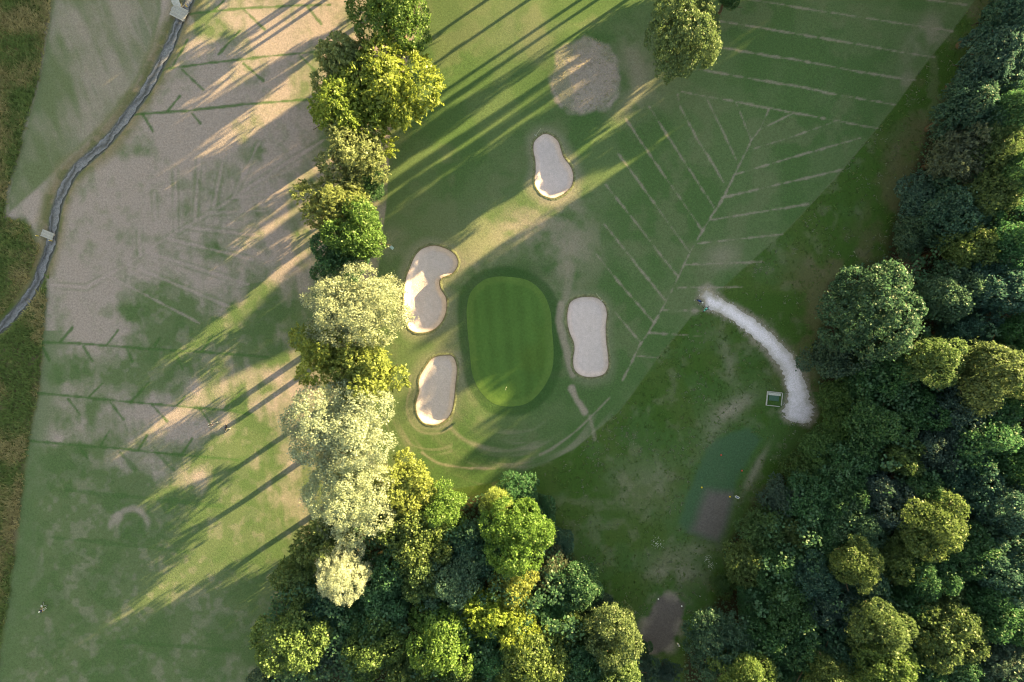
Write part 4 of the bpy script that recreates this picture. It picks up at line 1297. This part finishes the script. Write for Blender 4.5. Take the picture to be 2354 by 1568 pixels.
M_YELLOW = plain("yellow_paint", (0.72, 0.55, 0.03), 0.5, 0.3, 0.08)
M_WHITE = plain("white_paint", (0.78, 0.78, 0.80), 0.5, 0.3, 0.06)
M_STEEL = plain("galvanised", (0.42, 0.44, 0.48), 0.45, 0.4, 0.1, 9, 0.3)
M_BLACK = plain("black_plastic", (0.018, 0.018, 0.022), 0.5, 0.4, 0.1)
M_NAVY = plain("navy_fabric", (0.018, 0.028, 0.10), 0.8, 0.2, 0.15)
M_PALEBLUE = plain("pale_blue", (0.33, 0.44, 0.52), 0.6, 0.3, 0.12)
M_TEAL = plain("turquoise_fabric", (0.18, 0.60, 0.58), 0.7, 0.2, 0.1)
M_DTEAL = plain("dark_teal", (0.02, 0.15, 0.17), 0.7, 0.2, 0.1)
M_RED = plain("red_paint", (0.55, 0.07, 0.05), 0.5, 0.3, 0.1)
M_BLUE = plain("blue_paint", (0.03, 0.06, 0.30), 0.5, 0.3, 0.1)
M_SKIN = plain("skin", (0.48, 0.29, 0.21), 0.6, 0.3, 0.05)
M_LIGHTBLUE = plain("light_trousers", (0.42, 0.52, 0.62), 0.8, 0.2, 0.1)
M_DARK = plain("dark_trousers", (0.022, 0.022, 0.035), 0.8, 0.2, 0.1)
M_MAT = plain("green_rubber", (0.060, 0.115, 0.095), 0.9, 0.1, 0.15, 5)
M_HAIR = plain("dark_hair", (0.02, 0.016, 0.014), 0.7, 0.2, 0.1)
M_TAN = plain("leather", (0.20, 0.11, 0.06), 0.6, 0.3, 0.1)

def at(px, py):
    x, y = P(px, py)
    return x, y, relief1(x, y)

for px, py, lab in ((430, 16, "yellow hazard stake beside the wide plank bridge at the top edge"),
                    (89, 543, "yellow hazard stake on the long-grass side of the short plank bridge"),
                    (119, 554, "yellow hazard stake on the parched-field side of the short plank bridge")):
    x, y, z = at(px, py)
    o = link("hazard_stake", None, loc=(x, y, z))
    tag(o, lab, "stake", "yellow hazard stakes by the stream")
    b = MB().tube([(0, 0, -.15), (0, 0, .82)], .055, 8)
    b.build("post", M_YELLOW, o)
    MB().tube([(0, 0, .82), (0, 0, .90)], [.056, .03], 8).build("tip", M_WHITE, o)

# ------------------------------------------------------------------ flagstick
x, y, z = at(1163.6, 889)
o = link("flagstick", None, loc=(x, y, z))
tag(o, "thin white flagstick with a white flag on the putting green", "flag")
MB().tube([(0, 0, -.1), (0, 0, 2.15)], .016, 8).build("pole", M_WHITE, o)
V, Fq = [], []
for i in range(9):
    u = i / 8
    for k in range(2):
        V.append((-0.16 * u - 0.05 * math.sin(u * 5), -0.52 * u, 2.12 - 0.36 * k - 0.10 * u))
for i in range(8):
    Fq.append((i * 2, i * 2 + 1, i * 2 + 3, i * 2 + 2))
fl = link("flag", mesh_np("flag", V, Fq, smooth=True), M_WHITE, o)
md = fl.modifiers.new("thickness", 'SOLIDIFY')
md.thickness = 0.012
MB().tube([(0, 0, 0.005), (0, 0, 0.012)], .054, 12).build("cup", M_WHITE, o)

# ------------------------------------------------------------------ practice mat in its timber frame
x, y, z = at(1778.5, 917)
o = link("tee_mat", None, loc=(x, y, z + .01), rot=(0, 0, -math.radians(6)))
tag(o, "green rubber tee mat inside a square white timber frame beside the gravel path", "tee mat")
MB().box((-0.08, 0.12, 0.05), (1.75, 0.92, 0.06)).build("mat", M_MAT, o)
g = 1.32
for c, s_, nm in (((-g, 0, .08), (.20, 2.55, .16), "frame_rail"), ((g, 0.08, .07), (.13, 2.2, .14), "frame_rail"), ((0, 1.2, .08), (2.50, .13, .16), "frame_rail"), ((-.1, -1.22, .07), (2.25, .12, .14), "frame_rail")):
    MB().box(c, s_).build(nm, M_PLANKS[0], o)
gm = MB().box((-0.05, 0.84, 0.03), (2.2, 0.46, 0.05))
gm.build("gravel_bed", plain("pale_grit", (0.46, 0.45, 0.46), 0.9, 0.1, 0.35, 12), o)

# ------------------------------------------------------------------ tee markers, signs, small boxes
def marker(px, py, m, lab, grp):
    x, y, z = at(px, py)
    o = link("tee_marker", None, loc=(x, y, z))
    tag(o, lab, "tee marker", grp)
    MB().ball((0, 0, .10), (.15, .15, .12), 12, 8).build("dome", m, o, smooth=True)
    MB().tube([(0, 0, -.08), (0, 0, .03)], .02, 6).build("spike", M_STEEL, o)
G1 = "tee markers"
marker(1513, 1377.5, M_WHITE, "white tee marker at the fairway-side corner of the lower bare tee", G1)
marker(1566.5, 1393.5, M_WHITE, "white tee marker on the wood side of the lower bare tee", G1)
marker(1612.5, 1120.5, M_YELLOW, "yellow tee marker on the fairway side of the upper tee", G1)
marker(1677.5, 1142, M_YELLOW, "yellow tee marker next to the blue and white tee sign", G1)
marker(1657, 1046, M_RED, "red tee marker on the fairway side of the upper tee", G1)
marker(1705, 1082, M_RED, "red tee marker on the wood side of the upper tee", G1)

def tee_sign(px, py, rz, lab, w=.75, d=.5, tilt=.6):
    x, y, z = at(px, py)
    o = link("tee_sign", None, loc=(x, y, z), rot=(0, 0, rz))
    tag(o, lab, "sign", "signs at the tees")
    for s in (-1, 1):
        MB().tube([(s * w * .35, 0, -.2), (s * w * .35, 0, .55)], .03, 6).build("post", M_STEEL, o)
    p = link("board", None, None, o, (0, 0, .60), (tilt, 0, 0))
    MB().box((0, 0, 0), (w, d, .03)).build("panel", M_WHITE, p)
    MB().box((0, 0, .018), (w * .66, d * .52, .012)).build("plan", M_BLUE, p)
    MB().box((-.03, 0, .027), (w * .30, d * .22, .008)).build("hole", M_PALEBLUE, p)
tee_sign(1692, 1141.5, -.5, "blue and white tee sign on posts beside the upper tee")
tee_sign(1557.5, 1479.5, -1.05, "small blue and white tee sign in the shade beside the lower bare tee", .7, .35, .9)
x, y, z = at(900.3, 569.5)
o = link("sprinkler_box", None, loc=(x, y, z), rot=(0, 0, -.7))
tag(o, "pale blue valve box set in the grass near the kidney bunker and belt", "box")
MB().box((0, 0, .03), (.72, .5, .12)).build("body", M_PALEBLUE, o)
MB().box((0, 0, .10), (.62, .40, .03)).build("lid", M_PALEBLUE, o)
x, y, z = at(1607, 1370)
o = link("litter_pipe", None, loc=(x, y, z), rot=(0, 0, 1.3))
tag(o, "pale blue-grey post stub beside the lower bare tee near the wood", "post")
MB().tube([(0, 0, -.1), (.05, 0, .35), (.1, .02, .62)], .055, 8).build("post", M_PALEBLUE, o)
MB().ball((.1, .02, .63), .07, 8, 5).build("cap", M_WHITE, o)

# rakes
def rake(px, py, a, lab):
    x, y, z = at(px, py)
    o = link("bunker_rake", None, loc=(x, y, z + .06), rot=(0, 0, a))
    tag(o, lab, "rake", "rakes lying by the bunkers")
    MB().tube([(-.85, 0, .03), (.75, 0, .0)], .022, 6).build("handle", plain("ash_wood", (.50, .52, .40), .6, .2, .1), o)
    h = MB().box((.78, 0, 0), (.07, .5, .05)).build("head", M_STEEL, o)
    b = MB()
    for k in range(7):
        b.box((.80, -.22 + k * .073, -.05), (.02, .02, .09))
    b.build("teeth", M_STEEL, h)
rake(1376, 683.5, -.9, "rake lying in the grass at the top of the pale waisted bunker")
rake(1237, 304, -2.2, "rake lying in the grass at the top of the gourd-shaped bunker")

# ------------------------------------------------------------------ golf trolleys
def trolley(px, py, rz, bag_m, pocket_m, head_m, lab, sc=1.0):
    x, y, z = at(px, py)
    o = link("golf_trolley", None, loc=(x, y, z), rot=(0, 0, rz), scale=(sc, sc, sc))
    tag(o, lab, "golf trolley", "golf bags on push trolleys")
    fr = MB()
    for s in (-1, 1):
        fr.tube([(-.05, 0, .30), (-.28, s * .36, .16)], .02, 6)
    fr.tube([(.55, 0, .16), (-.1, 0, .30), (-.62, 0, 1.02)], .022, 6)
    fr.build("frame", M_STEEL, o)
    for wx, wy, wr in ((-.28, -.40, .16), (-.28, .40, .16), (.58, 0, .12)):
        w = link("wheel", None, None, o, (wx, wy, wr))
        MB().tube([(0, -.035, 0), (0, .035, 0)], wr, 14).build("tyre", M_BLACK, w)
        MB().tube([(0, -.042, 0), (0, .042, 0)], wr * .6, 10).build("rim", M_WHITE, w)
    MB().tube([(-.60, -.17, 1.02), (-.64, 0, 1.06), (-.60, .17, 1.02)], .03, 6).build("handle", M_BLACK, o)
    bag = MB().tube([(.42, 0, .24), (.28, 0, .36), (-.22, 0, .95), (-.26, 0, 1.0)], [.12, .155, .165, .13], 12).build("bag", bag_m, o, smooth=True)
    MB().box((.10, 0, .74), (.36, .26, .12), 0, .86).build("pocket", pocket_m, bag)
    MB().tube([(-.25, 0, .97), (-.28, 0, 1.02)], .14, 12).build("rim", M_BLACK, bag)
    q = random.Random(4)
    for k in range(8):
        a = k * .785
        c = MB()
        x0, y0 = -.24 + .06 * math.cos(a), .08 * math.sin(a)
        c.tube([(x0 + .1, y0, .80), (x0 - .20 - q.uniform(0, .1), y0 * 1.5, 1.20 + q.uniform(0, .12))], .012, 5)
        e = c.v[-1]
        c.ball((x0 - .25, y0 * 1.5, 1.26), (.07, .05, .045), 7, 5)
        c.build("club", head_m if k < 4 else M_STEEL, o)
trolley(522.5, 983.5, 1.9, M_BLACK, M_NAVY, M_BLACK, "black golf bag on a push trolley next to the golfer in white")
trolley(101, 1391, 3.9, M_WHITE, M_BLACK, M_WHITE, "white golf bag on a push trolley near the player in navy")
trolley(1605, 693, 2.5, M_NAVY, M_BLUE, M_WHITE, "navy blue golf bag on a push trolley at the end of the gravel path")
trolley(1619, 711, 4.1, M_TEAL, M_DTEAL, M_NAVY, "turquoise golf bag on a push trolley at the end of the gravel path")

# ------------------------------------------------------------------ people
def skin_mesh(chains, sub=2):
    """chains: lists of (x, y, z, radius) sharing their first point's index by position; grown with a Skin modifier."""
    key, verts, rad, edges = {}, [], [], []
    def vid(p):
        k = tuple(round(c, 4) for c in p[:3])
        if k not in key:
            key[k] = len(verts)
            verts.append(k)
            rad.append(p[3])
        return key[k]
    for ch in chains:
        ids = [vid(p) for p in ch]
        edges += list(zip(ids[:-1], ids[1:]))
    me = bpy.data.meshes.new("body")
    me.from_pydata(verts, edges, [])
    ob = bpy.data.objects.new("body_tmp", me)
    COL.objects.link(ob)
    md = ob.modifiers.new("skin", 'SKIN')
    sv = me.skin_vertices[0].data
    for i, r_ in enumerate(rad):
        sv[i].radius = (r_, r_)
    sv[0].use_root = True
    md2 = ob.modifiers.new("sub", 'SUBSURF')
    md2.levels = md2.render_levels = sub
    bpy.context.view_layer.update()
    out = bpy.data.meshes.new_from_object(ob.evaluated_get(bpy.context.evaluated_depsgraph_get()))
    bpy.data.objects.remove(ob)
    out.polygons.foreach_set("use_smooth", np.ones(len(out.polygons), bool))
    return out

def hand(p, d, s):
    """palm and five fingers from wrist p along d; s: side of the thumb."""
    p, d = Vector(p), Vector(d).normalized()
    side = d.cross(Vector((0, 0, 1)))
    side = (side if side.length > .1 else Vector((1, 0, 0))).normalized() * s
    palm = p + d * .055
    ch = [[(*p, .026), (*palm, .034)]]
    tip = p + d * .10
    for k in range(4):
        o_ = side * (-.03 + .02 * k)
        L = (.055, .07, .075, .065)[k]
        a = tip + o_
        ch.append([(*palm, .034), (*a, .011), (*(a + d * L * .6 + Vector((0, 0, -.012))), .009), (*(a + d * L + Vector((0, 0, -.035))), .007)])
    tb = palm + side * .035
    ch.append([(*palm, .034), (*tb, .012), (*(tb + side * .02 + d * .045), .009)])
    return ch

def person(px, py, rz, top, legs, cap_m, label, pose):
    x, y, z = at(px, py)
    o = link("person", None, loc=(x, y, z), rot=(0, 0, rz))
    tag(o, label, "person", "golfers on the parched field")
    sw = pose == "swing"
    hip, lean = .92, (.22 if sw else .03)
    chest = (lean * .75, 0, 1.30 - (.06 if sw else 0))
    neck = (lean * 1.05, 0, 1.47 - (.09 if sw else 0))
    head = (lean * 1.35, 0, 1.62 - (.11 if sw else 0))
    pel = (0, 0, hip)
    hands, arms = [], []
    for s in (-1, 1):
        sh = (chest[0] + .03, s * .19, chest[2] + .09)
        if sw:
            el, wr = (sh[0] + .16, s * .16, sh[2] - .26), (sh[0] + .34, s * .035, sh[2] - .48)
        else:
            el, wr = (sh[0] - .02, s * .25, sh[2] - .30), (sh[0] + .10, s * .26, sh[2] - .54)
        arms.append((sh, el, wr))
        hands.append((wr, Vector(wr) - Vector(el)))
    knees = [((.05 if sw else .02), s * .14, .50) for s in (-1, 1)]
    feet = [((-.02), s * (.18 if sw else .11), .08) for s in (-1, 1)]
    ch = [[(*pel, .12), (*chest, .13), (*neck, .055), (head[0] * .95, 0, head[2] - .06, .075), (*head, .095), (head[0], 0, head[2] + .08, .07)]]
    for i, s in enumerate((-1, 1)):
        sh, el, wr = arms[i]
        ch.append([(*chest, .13), (*sh, .058), (*el, .042), (*wr, .028)])
        ch += hand(wr, hands[i][1], -s)
        ch.append([(*pel, .12), (0, s * .10, hip - .06, .095), (*knees[i], .062), (*feet[i], .042), (feet[i][0] + .16, feet[i][1], .045, .036)])
    link("body", skin_mesh(ch), M_SKIN, o)
    tc = [[(*pel, .145), (lean * .4, 0, 1.1, .15), (*chest, .165), (neck[0] * .97, 0, neck[2] - .05, .085)]]
    for i in range(2):
        sh, el, wr = arms[i]
        mid = tuple(sh[k] + (el[k] - sh[k]) * .75 for k in range(3))
        tc.append([(*chest, .165), (*sh, .082), (*mid, .066)])
    link("shirt", skin_mesh(tc), top, o)
    lc = [[(*pel, .15), (0, 0, hip + .06, .14)]]
    for i, s in enumerate((-1, 1)):
        lc.append([(*pel, .15), (0, s * .10, hip - .08, .112), (*knees[i], .082), (feet[i][0], feet[i][1], .12, .066)])
    link("trousers", skin_mesh(lc), legs, o)
    for f_ in feet:
        MB().ball((f_[0] + .08, f_[1], .045), (.15, .055, .05), 10, 6).build("shoe", M_WHITE, o, smooth=True)
    fx_ = head[0] + .085
    fm = MB()
    fm.ball((fx_ + .012, 0, head[2] - .01), (.022, .014, .025), 6, 4)          # nose
    for s in (-1, 1):
        fm.ball((head[0], s * .092, head[2]), (.02, .012, .03), 6, 4)          # ears
    fm.build("face", M_SKIN, o, smooth=True)
    em = MB()
    for s in (-1, 1):
        em.ball((fx_, s * .034, head[2] + .02), .011, 6, 4)
    em.box((fx_ - .005, 0, head[2] - .055), (.012, .045, .010))
    em.build("eyes_and_mouth", M_HAIR, o)
    MB().ball((head[0] - .018, 0, head[2] + .03), (.105, .10, .09), 12, 7).build("hair", M_HAIR, o, smooth=True)
    cp = MB().ball((head[0] - .005, 0, head[2] + .075), (.118, .112, .085), 12, 7)
    cp.box((head[0] + .13, 0, head[2] + .06), (.14, .15, .014))
    cp.build("cap", cap_m, o, smooth=False)
    return o, arms

pg, arms = person(485.3, 976.5, .35, M_WHITE, M_DARK, M_HAIR, "golfer in a white shirt and dark trousers bending over a club on the parched field", "swing")
wr = Vector(arms[0][2]) * .5 + Vector(arms[1][2]) * .5
x, y, z = at(485.3, 976.5)
o = link("golf_club", None, loc=(x, y, z), rot=(0, 0, .35))
tag(o, "golf club held out over the grass by the golfer in white", "golf club")
MB().tube([wr + Vector((-.03, 0, .12)), wr + Vector((.03, 0, -.10))], .018, 6).build("grip", M_BLACK, o)
MB().tube([wr + Vector((.03, 0, -.10)), (1.18, .05, .04)], .013, 6).build("shaft", M_STEEL, o)
MB().box((1.20, .06, .04), (.05, .14, .06)).build("head", M_WHITE, o)
x2, y2 = x + 1.34 * math.cos(.35), y + 1.34 * math.sin(.35)
b = MB().ball((0, 0, 0), .035, 10, 6).build("golf_ball", M_WHITE, None, (x2, y2, relief1(x2, y2) + .04), smooth=True)
tag(b, "white golf ball on the grass in front of the golfer's club", "golf ball")
person(103.2, 1399, .5, M_NAVY, M_LIGHTBLUE, M_WHITE, "player in a navy shirt, pale trousers and white cap beside the white golf bag", "stand")

# white flowering weeds by the lime bush
q = np.random.default_rng(5)
c0 = [(1627, 1286, 5, 5), (1634, 1303, 5, 6), (1510, 1240, 8, 5), (1512, 1252, 6, 3)]
pts = []
for px, py, sx, sy in c0:
    n = 26
    pts.append(np.stack([px + q.normal(0, sx, n), py + q.normal(0, sy, n)], 1))
pp = np.concatenate(pts)
A, B = (pp[:, 0] - CX) * PX, (CY - pp[:, 1]) * PX
pos = np.stack([A, B, relief(A, B) + .28], 1)
V, F = leaf_quads(pos, np.array((0, 0, 1.0)) + q.normal(size=pos.shape) * .3, q.uniform(.06, .14, len(pos)), q)
fo = link("white_flowers", mesh_np("white_flowers", V, F), M_WHITE)
tag(fo, "small white flowers dotted over the rough near the lime bush", "flowers", kind="stuff")

# loose stones along the gravel path
q = np.random.default_rng(8)
A, B, _ = scatter([(x_ + 0, y_ + 0) for x_, y_ in W([(1580, 650), (1700, 660), (1900, 800), (1900, 1000), (1760, 1000), (1700, 800), (1580, 740)])], 26000, 21)
d = masked_sdist(A, B, PATH_POLY, 4)
k = (d > -0.9) & (d < 0.1) & (q.random(len(A)) < 0.35 * np.exp(-np.maximum(-d, 0) / 0.28))
A, B = A[k], B[k]
pos = np.stack([A, B, relief(A, B) + 0.05], 1)
V, F = leaf_quads(pos, np.array((0, 0, 1.0)) + q.normal(size=pos.shape) * .25, q.uniform(.06, .17, len(pos)), q)
go = link("gravel", mesh_np("gravel", V, F, {"Col": np.repeat(np.array((0.55, 0.51, 0.58))[None] * q.uniform(.6, 1.15, len(pos))[:, None], 4, 0)}), M_GRAVEL)
tag(go, "loose pale stones scattered along the edges of the gravel path", "gravel", kind="stuff")
